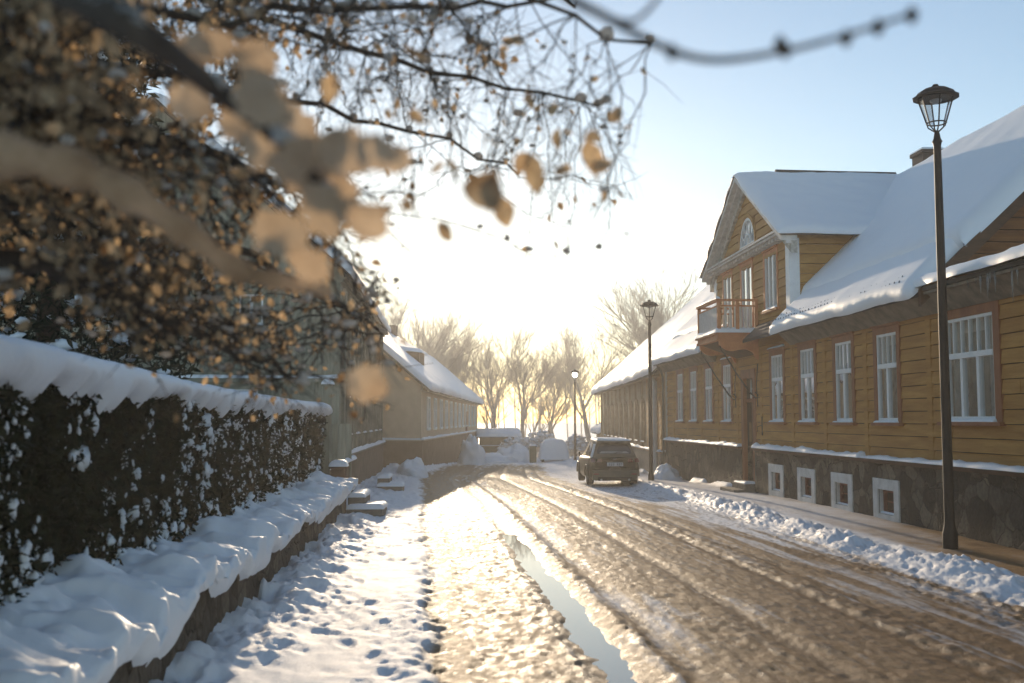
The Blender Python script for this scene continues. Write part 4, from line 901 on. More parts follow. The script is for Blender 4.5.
def buried_car():
    g = float(gz(78)) + .02
    root = empty('buried_car', (0, 0, 0), 'car wholly buried under a thick white blanket of snow, far up the street', 'car')
    k = MB(); k.box((-.9, 0, .3), (.9, 4.2, .95)); k.hexa([(-.85, .1, .9), (.85, .1, .9), (.85, 3, .9), (-.85, 3, .9), (-.7, .4, 1.5), (.7, .4, 1.5), (.7, 2.2, 1.5), (-.7, 2.2, 1.5)])
    k.build('body', mat('dark_paint', (.04, .045, .05), rough=.4), root)
    # the blanket: rounded shell over bonnet, roof and tail
    U = np.linspace(-1, 1, 36); Vv = np.linspace(0, 1, 60); uu, vv = np.meshgrid(U, Vv, indexing='ij')
    prof = .95 + .78 * sstep(-.02, .10, vv) * (1 - sstep(.52, .72, vv)); 
    edge = np.clip(1 - np.abs(uu) ** 6, 0, 1) ** .5; ends = np.clip(vv / .05, 0, 1) ** .5 * np.clip((1 - vv) / .05, 0, 1) ** .5
    zz = .22 + (prof - .22) * (edge * ends) * (1 + .10 * (fbm(uu * 3, vv * 6, 311) - .5) * 2)
    P = np.stack([uu * 1.12 * (1 - .06 * np.clip(zz - 1, 0, 1)), -.15 + vv * 4.6, zz], -1).reshape(-1, 3); idx = np.arange(P.shape[0]).reshape(uu.shape)
    F = np.stack([idx[:-1, :-1].ravel(), idx[1:, :-1].ravel(), idx[1:, 1:].ravel(), idx[:-1, 1:].ravel()], 1)
    np_mesh('snow_cover', P, F, SNOW, root, True)
    for s, y in ((-1, .8), (1, .8), (-1, 3.4), (1, 3.4)):
        k = MB(lambda p, s=s, y=y: (s * .85 + p[2], y + p[0], .3 + p[1])); k.lathe([(.2, -.1), (.31, -.1), (.31, .1), (.2, .1)], (0, 0, 0), 16); k.build('wheel', mat('tyre2', (.02, .02, .02), rough=.9), root)
    root.location = (8.15, 78, g); root.rotation_euler = (0, 0, R(-3))
    return root
buried_car()

k = MB(); k.box((6.35, 79, -1.5), (6.85, 79.6, .15)); bx = empty('utility_box', (6.6, 79.3, -1.2), 'dark green-brown utility cabinet standing left of the snow-buried car', 'cabinet')
k.build('cabinet_body', mat('cabinet', (.07, .08, .045), (.11, .12, .07), rough=.7, scale=4), bx, bevel=.02)
k = MB(); k.box((6.33, 78.98, .15), (6.87, 79.62, .2)); k.build('lid', GREENIRON, bx); snow_sheet('snow_cap', [(6.33, 78.98, .2), (6.87, 78.98, .2), (6.87, 79.62, .2), (6.33, 79.62, .2)], (0, 0, 1), .12, bx, .2, 320)

for i, (x, y, rx, ry, rz_, lab) in enumerate([
    (1.75, 73, .95, 1.2, 1.75, 'tall pointed heap of snow against the corner of the peach-coloured house'),
    (3.0, 79, 2.2, 2.4, .6, 'low wide snow heap across the far end of the street, before the plank shed'),
    (5.3, 82, 1.6, 1.6, 1.15, 'rounded snow heap between the plank shed and the green cabinet'),
    (8.85, 41.2, .65, .9, .55, 'small snow heap behind the lamp post that stands right of the brown car'),
    (-1.6, 47.5, .8, 2.4, .75, 'snow heap against the grey-green house, left edge of the street'),
    (10.6, 68, .9, 3.0, .9, 'long snow heap along the foot of the long tan house')]):
    o = blob('snow_heap', (0, 0, -.3), (rx, ry, rz_ + .3), 2.6, 330 + i, SNOW, None, .3); o.location = (x, y, float(gz(y)) + .05); tag(o, lab, 'snow heap', 'heaps of cleared snow')

# ================================================================== LEFT SIDE: wall, hedge, steps, posts
def garden_wall():
    root = empty('garden_wall', (-2.5, 12, 0), 'low rough stone wall below the hedge, heaped with snow, along the left footpath', 'wall')
    k = MB(); Y0, Y1 = 2.5, 22.7; n = 60
    for i in range(n):
        a = Y0 + (Y1 - Y0) * i / n; b = Y0 + (Y1 - Y0) * (i + 1) / n; f = lambda y: -2.26 + .05 * (float(vn(y * 2.3, 0.3, 401)) - .5)
        k.add([(-3.0, a, -.4), (f(a), a, -.4), (f(b), b, -.4), (-3.0, b, -.4), (-3.0, a, .66), (f(a) - .03, a, .66), (f(b) - .03, b, .66), (-3.0, b, .66)], [(0, 1, 5, 4), (1, 2, 6, 5), (2, 3, 7, 6), (4, 5, 6, 7)])
    k.build('stonework', LOWSTONE, root)
    # heaped snow: profile from the hedge foot, over the coping, hanging over the front
    ys = np.arange(Y0, Y1 + .05, .035); m = 54; t = np.linspace(0, 1, m)
    YY, TT = np.meshgrid(ys, t, indexing='ij')
    x = -3.15 + 1.02 * np.minimum(TT / .70, 1) ; drop = np.clip((TT - .70) / .30, 0, 1)
    nearf = sstep(13, 5, YY)
    big = fbm(YY * 1.5, TT * 1.5, 411, 3); lum = fbm(YY * 3.4, TT * 4 + 3, 412, 4); fin = fbm(YY * 10, TT * 9, 413, 3)
    bil = 1 - np.abs(fbm(YY * 2.6, TT * 2.4, 414, 2) - .5) * 3.2
    ztop = .66 + .15 + (.16 + .05 * nearf) * (big - .35) * 1.5 + .26 * (lum - .45) + .06 * (fin - .5) + .16 * np.clip(bil, 0, 1) * (1 - TT * .5)
    ztop = ztop + .12 * (1 - np.minimum(TT / .7, 1)) ** 2
    ov = (.10 + .12 * (fbm(YY * 1.7, YY * 0 + 2, 415, 4) - .35) + .08 * (lum - .5))
    hang = np.clip(.10 + .50 * (fbm(YY * 1.6, YY * 0 + 5, 416, 4) - .35) + .12 * nearf, .05, .5)
    X = x + ov * sstep(.45, .72, TT) + .05 * np.sin(drop * math.pi) + .05 * (lum - .5) - .10 * drop ** 3
    Z = ztop - hang * drop ** 1.3 - .05 * sstep(.5, .7, TT)
    P = np.stack([X, YY, Z], -1).reshape(-1, 3); idx = np.arange(P.shape[0]).reshape(X.shape)
    F = np.stack([idx[:-1, :-1].ravel(), idx[1:, :-1].ravel(), idx[1:, 1:].ravel(), idx[:-1, 1:].ravel()], 1)
    np_mesh('snow_cover', P, F, SNOW, root, True)
    # far end face of the snow
    k = MB(); k.box((-3.1, Y1 - .02, -.4), (-2.27, Y1 + .25, .66)); k.build('end_pier', LOWSTONE, root, bevel=.02)
    snow_sheet('pier_snow', [(-3.1, Y1 - .1, .661), (-2.22, Y1 - .1, .661), (-2.22, Y1 + .28, .661), (-3.1, Y1 + .28, .661)], (0, 0, 1), .17, root, .1, 420, .3, .03)
garden_wall()

def cards(N, cen, size, rng, aspect=.5, fold=.25):
    """N folded leaves: two quads each; returns V, F"""
    a = rng.normal(size=(N, 3)); a /= np.linalg.norm(a, axis=1)[:, None]
    b = rng.normal(size=(N, 3)); b -= (b * a).sum(1)[:, None] * a; b /= np.linalg.norm(b, axis=1)[:, None]
    c = np.cross(a, b); s = size[:, None]
    p0 = cen; tip = cen + a * s; mid = cen + a * s * .5 - c * s * fold * .5
    l = mid + b * s * aspect * .5 + c * s * fold; r_ = mid - b * s * aspect * .5 + c * s * fold
    V = np.stack([p0, l, tip, r_], 1).reshape(-1, 3); i = np.arange(N) * 4
    # p0, l, tip, r with the midrib: two triangles pairs -> use two triangles folded along p0-tip
    F = np.concatenate([np.stack([i, i + 1, i + 2], 1), np.stack([i, i + 2, i + 3], 1)])
    return V, F

def blobs_mesh(name, cen, size, mtl, parent, seed, squash=(1, 1, .75), k1=6, k2=9, amp=.35):
    """many little lumps of snow caught in a plant, as one mesh"""
    th = np.linspace(0, math.pi, k1); ph = np.linspace(0, 2 * math.pi, k2, endpoint=False); TH, PH = np.meshgrid(th, ph, indexing='ij')
    u = np.stack([np.sin(TH) * np.cos(PH) * squash[0], np.sin(TH) * np.sin(PH) * squash[1], np.cos(TH) * squash[2]], -1).reshape(-1, 3)
    rg = np.random.default_rng(seed); N = len(cen)
    q = 1 + amp * rg.uniform(-1, 1, (N, len(u), 1)); st = rg.uniform(.7, 1.35, (N, 1, 3))
    V = (cen[:, None, :] + u[None] * q * st * size[:, None, None]).reshape(-1, 3)
    idx = np.arange(k1 * k2).reshape(k1, k2); nx = np.roll(idx, -1, 1); f = np.stack([idx[:-1].ravel(), idx[1:].ravel(), nx[1:].ravel(), nx[:-1].ravel()], 1)
    F = (f[None] + (np.arange(N) * len(u))[:, None, None]).reshape(-1, 4)
    return np_mesh(name, V, F, mtl, parent, True)

def hedge():
    root = empty('clipped_hedge', (-3.3, 13, 0), 'dense dark clipped hedge with a thick slab of snow on top, left foreground', 'hedge')
    Y0, Y1, X1, X0, Z0, Z1 = 2.2, 24.1, -2.82, -4.3, .55, 2.42
    rg = np.random.default_rng(51)
    N = 95000
    y = Y0 + (Y1 - Y0) * rg.random(N) ** 1.25; z = rg.uniform(Z0, Z1, N); dep = rg.exponential(.12, N)
    x = X1 - dep + .10 * (fbm(y * 2.2, z * 2.2, 501, 3) - .5) * 2
    endm = rg.random(N) < .08; y = np.where(endm, Y1 - rg.exponential(.07, N), y); x = np.where(endm, rg.uniform(X0, X1, N), x)
    V, F = cards(N, np.stack([x, y, z], 1), rg.uniform(.05, .12, N), rg, .42)
    np_mesh('foliage', V, F, HEDGE, root)
    k = MB(); k.box((X0, Y0, .2), (X1 - .42, Y1 - .2, Z1)); k.build('branches', mat('hedge_inside', (.012, .013, .008), (.03, .028, .018), rough=1, scale=12, bump=.5), root)
    M = 4000
    y = rg.uniform(Y0, Y1, M); z = Z0 + .1 + (Z1 - Z0 - .1) * rg.random(M) ** 1.0
    keep = fbm(y * 1.7, z * 2.0, 502, 3) > .45; y, z = y[keep], z[keep]; M = len(y)
    x = X1 + .02 - .06 * rg.random(M) + .10 * (fbm(y * 2.2, z * 2.2, 501, 3) - .5) * 2
    blobs_mesh('clinging_snow', np.stack([x, y, z], 1), np.clip(.007 + rg.exponential(.011, M), 0, .06) * (1 + .5 * (z < 1.1)), SNOW, root, 52, squash=(.7, 1, 1.15), amp=.5)
    # the slab on top
    ys = np.arange(Y0, Y1 + .12, .05); m = 56; t = np.linspace(0, 1, m); YY, TT = np.meshgrid(ys, t, indexing='ij')
    top = np.minimum(TT / .6, 1); drop = np.clip((TT - .6) / .4, 0, 1)
    big = fbm(YY * .5, TT * 1.3, 511, 3); lum = fbm(YY * 2.6, TT * 2.5, 512, 4); drips = fbm(YY * 3.2, YY * 0 + 1, 513, 5)
    th = .15 + .07 * sstep(14, 5, YY) + .08 * (big - .5) + .03 * (lum - .5)
    endr = np.clip((Y1 + .12 - YY) / .25, 0, 1) ** .5
    rnd = np.sqrt(np.clip(1 - np.clip((top - .86) / .14, 0, 1) ** 2 * .6, 0, 1))
    X = X0 + (X1 + .10 - X0) * top + .05 * np.sin(drop * math.pi) + .03 * (lum - .5) - .12 * drop ** 2
    Z = Z1 + th * rnd * endr + .02 - drop * (th * .75 + np.clip(.04 + .42 * (drips - .40) + .22 * (fbm(YY * 9, TT * 2, 514, 3) - .5), 0, .5))
    Z = np.where(TT < .05, Z1 - .2, Z) + .13 * sstep(15, 5.5, YY) * (1 - .6 * drop)
    P = np.stack([X, YY, Z], -1).reshape(-1, 3); idx = np.arange(P.shape[0]).reshape(X.shape)
    F = np.stack([idx[:-1, :-1].ravel(), idx[1:, :-1].ravel(), idx[1:, 1:].ravel(), idx[:-1, 1:].ravel()], 1)
    np_mesh('snow_cover', P, F, SNOW, root, True)
hedge()

for i, (y, lab) in enumerate([(23.45, 'pair of snow-capped stone steps at the near end of the grey-green house'), (33.2, 'pair of snow-capped stone steps farther on, before the grey-green house door')]):
    g = float(gz(y)); st = empty('stone_steps', (-1.9, y, g), lab, 'steps', 'stone door steps along the left footpath')
    for j, (x0, x1, y0, y1, zt) in enumerate([(-2.24, -1.86, y - .05, y + 1.6, .46), (-2.24, -1.42, y - .35, y + 1.0, .22)]):
        k = MB(); k.box((x0, y0, g - .4), (x1, y1, g + zt - .001 * j)); s = k.build('step', CONC, st, bevel=.02)
        snow_sheet('step_snow', [(x0, y0 - .02, g + zt), (x1 + .02, y0 - .02, g + zt), (x1 + .02, y1, g + zt), (x0, y1, g + zt)], (0, 0, 1), .10, s, .1, 430 + i * 3 + j, .4, .04, sc=1.5)
for i, (x, y, w_, h_, m_, lab) in enumerate([
    (-2.42, 23.15, .32, 1.12, DARKWOOD, 'short dark pillar with a cushion of snow at the far end of the low wall'),
    (-2.86, 24.6, .20, 3.0, GREENHOUSE, 'tall plain grey-green wooden post between the hedge end and the house')]):
    g = 0; p = empty('gate_post', (x, y, g), lab, 'post')
    k = MB(); k.box((x - w_ / 2, y - w_ / 2, -.3), (x + w_ / 2, y + w_ / 2, h_)); k.box((x - w_ / 2 - .03, y - w_ / 2 - .03, h_), (x + w_ / 2 + .03, y + w_ / 2 + .03, h_ + .05)); k.build('shaft', m_, p, bevel=.012)
    snow_sheet('snow_cap', [(x - w_ / 2 - .04, y - w_ / 2 - .04, h_ + .05), (x + w_ / 2 + .04, y - w_ / 2 - .04, h_ + .05), (x + w_ / 2 + .04, y + w_ / 2 + .04, h_ + .05), (x - w_ / 2 - .04, y + w_ / 2 + .04, h_ + .05)], (0, 0, 1), .14, p, .08, 440 + i, .3, .02)

fr = empty('panel_fence', (-2.75, 27.5, 0), 'brown panel fence with grey-green posts and a snowy top rail before the grey-green house', 'fence')
for i in range(4):
    a = 23.4 + i * 1.75; k = MB(); k.box((-2.78, a + .09, -.3), (-2.70, a + 1.66, 1.02)); k.box((-2.82, a + .09, 1.02), (-2.66, a + 1.66, 1.07)); pn_ = k.build('panel', mat('fence_panel', (.10, .065, .04), (.19, .13, .085), rough=.9, scale=3, stretch=(5, 5, .5), bump=.4), fr)
    snow_sheet('rail_snow', [(-2.84, a + .1, 1.071), (-2.64, a + .1, 1.071), (-2.64, a + 1.65, 1.071), (-2.84, a + 1.65, 1.071)], (0, 0, 1), .10, pn_, .1, 450 + i, .6, .03)
    k = MB(); k.box((-2.84, a - .08, -.3), (-2.66, a + .08, 2.1)); k.build('post', GREENHOUSE, fr)
# ================================================================== BARE TREES IN THE DISTANCE
FTRUNK = mat('rimed_bark', (.18, .155, .14), (.34, .31, .29), rough=.9, scale=2)
def bare_tree(x, y, H, spread, label, seed, lean=0, kind='bare_tree', cat='tree', levels=5, trunk_frac=.28, mtl=None, density=1.0, low=False):
    rg = random.Random(seed); g = float(gz(min(y, 140))) - .2
    root = empty(kind, (x, y, g), label, cat, 'bare frosted trees behind the houses')
    tk = MB(); cr = MB()
    def limb(p, d, L_, r, lv):
        n = 4 if lv < 3 else 3; pts = [p]; dd = d.copy(); 
        for i in range(n):
            dd = (dd + Vector((rg.gauss(0, .13), rg.gauss(0, .13), rg.gauss(.03, .10)))).normalized(); pts.append(pts[-1] + dd * L_ / n)
        mb = tk if lv == 0 else cr
        mb.tube(pts, [r * (1 - .5 * i / n) for i in range(n + 1)], 7 if lv == 0 else (5 if lv < 2 else 3), cap=False)
        if lv >= levels: return
        kids = int((5 if lv == 0 else 4) * density + rg.random())
        for c_ in range(kids):
            t_ = (.55 + .45 * c_ / max(1, kids - 1)) if lv == 0 else rg.uniform(.25, 1.0)
            q = t_ * n; i = min(n - 1, int(q)); pp = pts[i].lerp(pts[i + 1], q - i)
            a = rg.uniform(0, 2 * math.pi); side = Vector((math.cos(a), math.sin(a), 0)); sp_ = rg.uniform(.45, .95) * spread
            nd = (dd * 1.0 + side * sp_ + Vector((0, 0, .12))).normalized()
            limb(pp, nd, L_ * rg.uniform(.52, .78) * (1.0 if lv else 1.15), max(.012, r * .5 * rg.uniform(.7, 1)), lv + 1)
        if lv > 0: limb(pts[-1], dd, L_ * .62, max(.012, r * .5), lv + 1)
    limb(Vector((x, y, g)), Vector((lean, 0, 1)).normalized(), H * trunk_frac * 1.3, H * .022, 0)
    tk.build('trunk', mtl or FTRUNK, root, True); cr.build('crown', mtl or FROST, root, True)
    return root
TREES = [  # px, top py, distance, spread, label
    (686, 262, 95, .75, 'tall bare tree rising behind the ochre house, just left of its gable'),
    (662, 292, 100, .75, 'bare tree showing behind the lantern of the lamp by the brown car'),
    (592, 322, 112, .85, 'rounded bare tree above the glowing far lamp'),
    (620, 352, 118, .9, 'low bare tree at the right shoulder of the round bare tree over the long house'),
    (545, 352, 118, .85, 'bare tree between the frosty thicket and the glowing far lamp'),
    (520, 335, 108, .8, 'tall frosty tree in the middle of the thicket at the far end of the street'),
    (496, 330, 112, .8, 'pale frosty tree above the plank shed, second from the peach house'),
    (474, 338, 120, .8, 'frosty tree right behind the far corner of the peach-coloured house'),
    (446, 325, 122, .8, 'hazy tree rising over the middle of the peach house roof'),
    (420, 308, 118, .8, 'hazy tree rising over the near gable of the peach house'),
    (392, 300, 105, .8, 'tree half hidden between the grey-green house and the peach house'),
    (508, 385, 98, .9, 'small frosty tree just right of the plank shed'),
    (534, 392, 100, .9, 'small snow-laden tree behind the green cabinet'),
    (556, 380, 104, .9, 'slender frosty tree right behind the snow-buried car')]
for i, (px, py, d, sp_, lab) in enumerate(TREES):
    x = (px - 448) / FPX * d; top = CAM_Z + (420 - py) / FPX * d; g = float(gz(min(d, 140))) - .2
    bare_tree(x, d, (top - g) * 1.12, sp_, lab, 600 + i, density=1.0 if py < 370 else .9, levels=5 if py < 370 else 4)
for i, (px, d, r_, h_, lab) in enumerate([(500, 93.5, 1.3, 1.7, 'snow-laden bush at the right end of the plank shed'), (518, 90, 1.7, 2.0, 'broad snow-laden bush left of the green cabinet'), (541, 88, 1.4, 2.6, 'tall snow-laden bush rising behind the snow-buried car'), (577, 86, 1.0, 2.2, 'snowy bush at the left of the small cottage')]):
    x = (px - 448) / FPX * d; g = float(gz(d)); rt = empty('snowy_bush', (x, d, g), lab, 'bush', 'snow-laden bushes at the end of the street')
    rg = np.random.default_rng(700 + i); N = 1500; a = rg.normal(size=(N, 3)); a /= np.linalg.norm(a, axis=1)[:, None]; rr = rg.random(N) ** .5
    c = np.stack([x + a[:, 0] * r_ * rr, d + a[:, 1] * r_ * rr, g + h_ * (.5 + a[:, 2] * .5 * rr)], 1)
    V, F = cards(N, c, rg.uniform(.1, .3, N), rg, .3); np_mesh('twigs', V, F, FROST, rt)
    s = rg.random(N) < .30; s &= a[:, 2] > -.2; blobs_mesh('snow_clumps', c[s], rg.uniform(.06, .2, s.sum()), SNOW, rt, 710 + i, (1.2, 1.2, .6))
    k = MB(); k.tube([(x, d, g - .2), (x, d, g + h_ * .5)], .05, 6); k.build('stem', BARK, rt)
# a far-off wood closing the view beyond everything
rg = np.random.default_rng(88); k = MB()
for q in range(260):
    x = -150 + q * 1.3 + rg.uniform(-.6, .6); y = 170 + rg.uniform(-12, 12); h_ = rg.uniform(7, 12)
    k.tube([(x, y, -2), (x + rg.normal(0, .3), y, h_ * .6), (x + rg.normal(0, .5), y, h_)], [.16, .09, .02], 4, cap=False)
    for e in range(16):
        z = h_ * rg.uniform(.3, .95); a = rg.uniform(0, 6.28); L_ = (h_ - z) * .6 + .5; k.tube([(x, y, z), (x + math.cos(a) * L_ * .6, y + math.sin(a) * L_ * .6, z + L_ * .5), (x + math.cos(a) * L_, y + math.sin(a) * L_, z + L_ * 1.1)], [.04, .03, .015], 3, cap=False)
tag(k.build('far_wood', FROST, None), kind='stuff')
# ================================================================== FOREGROUND TREE (left, overhanging the hedge)
def foreground_tree():
    root = empty('leafy_tree', (-3.9, 3.4, 0), 'out-of-focus tree with dry brown curled leaves and snowy boughs filling the upper left', 'tree')
    rg = random.Random(91); rn = np.random.default_rng(91)
    tk = MB(); base = Vector((-3.9, 3.4, 0)); tp = [base + Vector((0, 0, -.3)), base + Vector((.05, .05, 1.2)), base + Vector((.1, .1, 2.4)), base + Vector((.25, .2, 3.4)), base + Vector((.3, .3, 4.6))]
    tk.tube(tp, [.17, .14, .12, .10, .07], 10); tk.build('trunk', BARK, root, True)
    limbs = [
        [tp[2], at(-60, 150, 3.2), at(60, 120, 3.6), at(200, 150, 4.2), at(330, 200, 4.6)],
        [tp[3], at(-40, 20, 3.4), at(120, 10, 3.8), at(300, 12, 4.2), at(480, 4, 4.4), at(590, 0, 4.6)],
        [tp[2], at(-40, 260, 3.6), at(90, 290, 4.2), at(190, 330, 5.0), at(300, 380, 5.6)],
        [tp[3], at(0, -120, 3.4), at(200, -90, 3.6), at(420, -40, 3.8), at(640, 40, 4.0)],
        [tp[3], at(60, 60, 4.5), at(220, 90, 5.4), at(380, 120, 6.0), at(520, 170, 6.3)],
        [tp[2], at(0, 200, 4.8), at(140, 215, 5.6), at(280, 270, 6.4), at(380, 330, 7.0)],
        [tp[4], at(40, -60, 5.0), at(260, 20, 5.2), at(430, 70, 5.2), at(600, 110, 5.2)]]
    lb = MB(); nodes = []
    def smooth(P, n=5):
        out = []
        for i in range(len(P) - 1):
            a, b = P[i], P[i + 1]; pa = P[i - 1] if i else a; pb = P[i + 2] if i + 2 < len(P) else b
            for q in range(n):
                t = q / n; out.append(.5 * ((2 * a) + (b - pa) * t + (2 * pa - 5 * a + 4 * b - pb) * t * t + (3 * a - pa - 3 * b + pb) * t ** 3))
        out.append(P[-1]); return out
    for li, L_ in enumerate(limbs):
        S = smooth(L_); n = len(S); S = [p + Vector((rg.gauss(0, .02), rg.gauss(0, .02), rg.gauss(0, .02))) if 2 < i else p for i, p in enumerate(S)]
        lb.tube(S, [(.055 if li in (0, 2, 5) else .026) * (1 - i / n) ** .9 + .004 for i in range(n)], 7); nodes += S[3:]
    # thick near bough bending across the left, loaded with snow
    nb = smooth([tp[2], at(-160, 110, 2.2), at(-20, 150, 2.0), at(60, 165, 1.95), at(120, 190, 1.95), at(180, 228, 2.0), at(235, 268, 2.0), at(275, 280, 2.0), at(330, 292, 2.1)])
    k = MB(); k.tube(nb, [(.042 * (1 - i / len(nb)) ** .8 + .008) * (1 + .22 * math.sin(i * 1.3) + .1 * math.sin(i * 3.1)) for i in range(len(nb))], 9); k.build('near_bough', leaf_mat('pale_bark', (.40, .28, .17), (.74, .56, .38), .5), root, True)
    nb2 = smooth([tp[3], at(-60, -60, 1.9), at(60, -10, 1.5), at(150, 40, 1.35), at(215, 90, 1.7), at(290, 150, 1.7), at(350, 225, 1.75)])
    lb.tube(nb2, [.03 * (1 - i / len(nb2)) + .006 for i in range(len(nb2))], 8)
    # bare branch reaching out to the upper right
    rb_ = smooth([tp[4], at(120, -200, 1.9), at(400, -110, 1.6), at(560, -8, 1.45), at(600, 14, 1.45), at(660, 46, 1.45), at(712, 60, 1.45), at(780, 52, 1.45), at(850, 34, 1.45), at(912, 14, 1.45)])
    lb.tube(rb_, [.0065 * (1 - i / len(rb_)) + .0032 for i in range(len(rb_))], 7)
    for px, py in ((912, 15), (878, 27), (846, 38), (785, 50), (780, 44), (672, 52)): lb.lathe([(.001, -.014), (.0085, -.006), (.009, .004), (.002, .013)], at(px, py, 1.45), 7)
    lb.tube(smooth([at(600, 14, 1.45), at(630, 22, 1.5), at(650, 8, 1.6), at(665, -12, 1.7)]), .004, 5)
    lb.build('boughs', BARK, root, True)
    NN = np.array([list(p) for p in nodes])
    tw = MB(); leafc = []; leafs = []; snowc = []; snows = []
    def grow(px0, px1, py0, py1, d0, d1, count, lp, ls, rad=.006, cond=None, snowp=.06, step=.05, sub=2):
        for _ in range(count):
            for _t in range(20):
                px, py = rg.uniform(px0, px1), rg.uniform(py0, py1)
                if cond is None or cond(px, py): break
            T_ = at(px, py, rg.uniform(d0, d1)); D = ((NN - np.array(T_)) ** 2).sum(1); j = int(np.argsort(D)[rg.randrange(6)]); A = Vector(NN[j])
            L_ = (T_ - A).length
            if L_ > 2.2: A = T_ + (A - T_) * (2.2 / L_); 
            n = 7; c1 = A.lerp(T_, .5) + Vector((rg.gauss(0, .08), rg.gauss(0, .08), rg.gauss(.07, .08))) * L_
            P = []
            for i in range(n + 1):
                t = i / n; p = A * (1 - t) ** 2 + c1 * 2 * t * (1 - t) + T_ * t * t; p += Vector((rg.gauss(0, 1), rg.gauss(0, 1), rg.gauss(0, 1))) * .012; P.append(p)
            tw.tube(P, [rad * (1 - .6 * i / n) for i in range(n + 1)], 4, cap=False)
            for i in range(2, n + 1):
                for s_ in range(sub):
                    a = P[i - 1].lerp(P[i], rg.random()); dr = (P[i] - P[i - 1]).normalized() + Vector((rg.gauss(0, .5), rg.gauss(0, .5), rg.gauss(0, .5))); e = a + dr.normalized() * rg.uniform(.06, .24)
                    m_ = a.lerp(e, .5) + Vector((rg.gauss(0, .012), rg.gauss(0, .012), rg.gauss(0, .012)))
                    tw.tube([a, m_, e], [rad * .45, rad * .35, rad * .2], 3, cap=False)
                    for pp in (a, m_, e):
                        if rg.random() < lp: leafc.append(pp + Vector((rg.gauss(0, .01), rg.gauss(0, .01), rg.gauss(0, .01)))); leafs.append(ls * rg.uniform(.55, 1.35))
                    if rg.random() < snowp: snowc.append(a.lerp(e, .5) + Vector((0, 0, .01))); snows.append(rg.uniform(.007, .020))
    grow(-120, 260, -60, 320, 2.6, 6.0, 170, .42, .050, snowp=.10, sub=3)
    grow(-80, 200, -60, 180, 2.4, 5.0, 60, .5, .055, snowp=.08, sub=3)
    grow(90, 400, 140, 430, 3.2, 7.5, 75, .22, .040, cond=lambda x, y: y > 130 + (x - 90) * .45 and y < 330 + (x - 90) * .40, snowp=.14, sub=3)
    grow(0, 320, 290, 420, 4, 7, 40, .25, .040, cond=lambda x, y: y < 300 + x * .36, snowp=.3, sub=2)
    grow(240, 520, -30, 200, 3.4, 6.0, 120, .05, .045, rad=.0042, snowp=.05, sub=3)
    grow(380, 635, 60, 260, 3.4, 6.3, 38, .035, .05, rad=.0033, snowp=.03, sub=3, cond=lambda x, y: (x - 400) * .2 + 60 < y < 290 - (x - 400) * .1)
    tw.build('twigs', BARK, root)
    # single leaves on the outermost twigs
    for px, py, d, s in ((533, 93, 3.2, .05), (536, 107, 3.2, .04), (620, 108, 3.0, .055), (628, 126, 3, .03), (585, 138, 2.6, .075), (592, 160, 2.6, .07), (597, 172, 2.6, .045), (530, 150, 2.4, .085), (494, 172, 2.0, .105), (484, 135, 2.5, .06), (500, 196, 2.4, .065), (406, 45, 2.6, .05), (408, 112, 2.8, .055), (330, 72, 2.6, .06), (445, 162, 2.4, .06), (396, 206, 2.2, .06), (560, 130, 3, .05), (556, 172, 2.8, .05), (435, 222, 2.4, .05)):
        for q in range(2): leafc.append(at(px + rg.uniform(-3, 3), py + rg.uniform(-3, 3), d)); leafs.append(s * (1.35 if q == 0 else .8))
    C = np.array([list(p) for p in leafc]); Sz = np.array(leafs); N = len(C); dn = rn.normal(size=(N, 3)) * .6 + np.array([.2, 0, -.7]); dn /= np.linalg.norm(dn, axis=1)[:, None]
    b = rn.normal(size=(N, 3)); b -= (b * dn).sum(1)[:, None] * dn; b /= np.linalg.norm(b, axis=1)[:, None]; c = np.cross(dn, b)
    # each leaf: a 5 x 3 grid, pointed at both ends, folded along the rib and curled
    tt = np.array([0, .25, .55, .8, 1.0]); wd = np.array([.04, .42, .48, .28, .0]); curl = rn.uniform(-.5, .5, (N, 1)); fold = rn.uniform(.05, .4, (N, 1))
    V = np.zeros((N, 5, 3, 3))
    for i in range(5):
        for j in range(3):
            s = j - 1; V[:, i, j] = C + Sz[:, None] * (dn * tt[i] * (1 - .2 * abs(curl) * tt[i]) + b * s * wd[i] * .62 + c * (fold * abs(s) * wd[i] + curl * tt[i] ** 2 * .6))
    idx = np.arange(15).reshape(5, 3); f = np.stack([idx[:-1, :-1].ravel(), idx[1:, :-1].ravel(), idx[1:, 1:].ravel(), idx[:-1, 1:].ravel()], 1)
    F = (f[None] + (np.arange(N) * 15)[:, None, None]).reshape(-1, 4); np_mesh('leaves', V.reshape(-1, 3), F, LEAF, root, True)
    # big near leaves hanging close to the lens
    big = []
    bl = []
    for (x0, y0, x1, y1, wd_, n_l) in ((215, 70, 300, 160, 26, 9), (290, 140, 350, 232, 24, 8), (310, 150, 405, 152, 13, 5), (240, 215, 345, 280, 14, 3), (150, 10, 215, 70, 18, 3), (350, 365, 388, 400, 5, 1)):
        for q in range(n_l):
            t = (q + rg.random()) / n_l; bl.append((x0 + (x1 - x0) * t + rg.gauss(0, wd_ * .6), y0 + (y1 - y0) * t + rg.gauss(0, wd_ * .6), rg.uniform(1.5, 2.2), rg.uniform(.06, .11)))
    V = []; F = []; n_ = 0
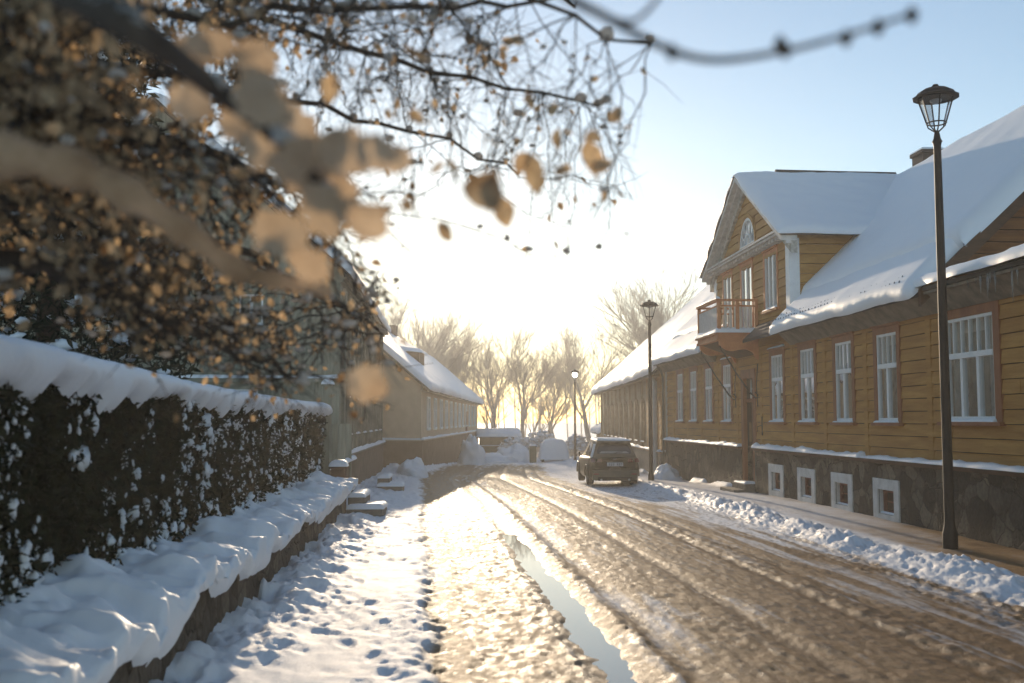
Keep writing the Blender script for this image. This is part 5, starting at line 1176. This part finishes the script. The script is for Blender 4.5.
    for (px, py, d, s) in bl:
        c0 = at(px, py, d); ax = Vector((rg.uniform(.4, 1), rg.uniform(-.3, .3), rg.uniform(-.9, -.1))).normalized(); sd_ = ax.cross(Vector((rg.uniform(-.3, .3), 1, rg.uniform(-.4, .4)))).normalized(); up = sd_.cross(ax)
        cu, fo = rg.uniform(-.5, .5), rg.uniform(.1, .5); nu, nv = 10, 7
        for i in range(nu):
            t = i / (nu - 1); wv = (math.sin(math.pi * min(1, t * 1.02)) ** .7) * .42 * (1 + .18 * math.sin(i * 2.3 + px))
            for j in range(nv):
                q = j / (nv - 1) * 2 - 1; V.append(c0 + s * (ax * (t - .5) + sd_ * q * wv + up * (fo * abs(q) ** 1.5 * wv + cu * (t - .5) ** 2 + .04 * math.sin(i * 1.9 + j * 1.3 + px))))
        for i in range(nu - 1):
            for j in range(nv - 1): a = n_ + i * nv + j; F.append((a, a + 1, a + nv + 1, a + nv))
        n_ += nu * nv
    np_mesh('near_leaves', V, F, leaf_mat('near_dry_leaf', (.40, .29, .20), (.66, .53, .40), .55), root, True)
    # snow riding on the near boughs and caught among the twigs
    for S in ():
        for i in range(len(S) - 1):
            for q in range(1): snowc.append(S[i].lerp(S[i + 1], (q + rg.random()) / 6) + Vector((rg.gauss(0, .007), rg.gauss(0, .007), .020 + rg.gauss(0, .007)))); snows.append(rg.uniform(.018, .032))
    for S in (nb2[8:],):
        for i in range(len(S) - 1):
            for q in range(3): snowc.append(S[i].lerp(S[i + 1], rg.random()) + Vector((0, 0, .01))); snows.append(rg.uniform(.008, .016))
    for p in nodes:
        if rg.random() < .7: snowc.append(p + Vector((0, 0, .02))); snows.append(rg.uniform(.012, .03))
    blobs_mesh('caught_snow', np.array([list(p) for p in snowc]), np.array(snows), leaf_mat('translucent_snow', (.62, .60, .58), (.80, .78, .76), .55), root, 93, (1.2, 1.2, .8), 6, 8, .2)
foreground_tree()

def dark_tree():
    x, y = -5.9, 15.2; root = empty('garden_tree', (x, y, 0), 'dark dense evergreen tree standing behind the hedge, seen through the brown leaves', 'tree')
    k = MB(); k.tube([(x, y, -.2), (x + .1, y, 4), (x, y, 9.5)], [.22, .16, .05], 8); k.build('trunk', BARK, root)
    rg = np.random.default_rng(801); N = 30000; t = rg.random(N) ** .8; z = 1.6 + t * 9.2; rad = (2.9 - 2.1 * t) * (.8 + .4 * vn(z * 1.6, z * 0, 3)); a = rg.uniform(0, 2 * math.pi, N); rr = rad * np.clip(rg.random(N) ** .45, 0, 1) * (.75 + .5 * fbm(a * 1.5 + 4, z * 1.3, 802, 3))
    c = np.stack([x + rr * np.cos(a), y + rr * np.sin(a), z - .25 * rr], 1); V, F = cards(N, c, rg.uniform(.10, .26, N), rg, .3); np_mesh('crown', V, F, HEDGE, root)
    s = rg.random(N) < .035; blobs_mesh('caught_snow', c[s] + np.array([0, 0, .05]), rg.uniform(.03, .12, s.sum()), SNOW, root, 803, (1.3, 1.3, .6))
dark_tree()

# ================================================================== AIR
k = MB(); k.box((-60, -8, -6), (75, 200, 23)); hz = k.build('haze', None); tag(hz, kind='stuff')
m = bpy.data.materials.new('haze_air'); m.use_nodes = True; t = m.node_tree; t.nodes.remove(t.nodes['Principled BSDF'])
pv = t.nodes.new('ShaderNodeVolumePrincipled'); pv.inputs['Color'].default_value = (.97, .95, .93, 1); pv.inputs['Density'].default_value = .0016; pv.inputs['Anisotropy'].default_value = .55
t.links.new(pv.outputs[0], t.nodes['Material Output'].inputs['Volume']); hz.data.materials.append(m)
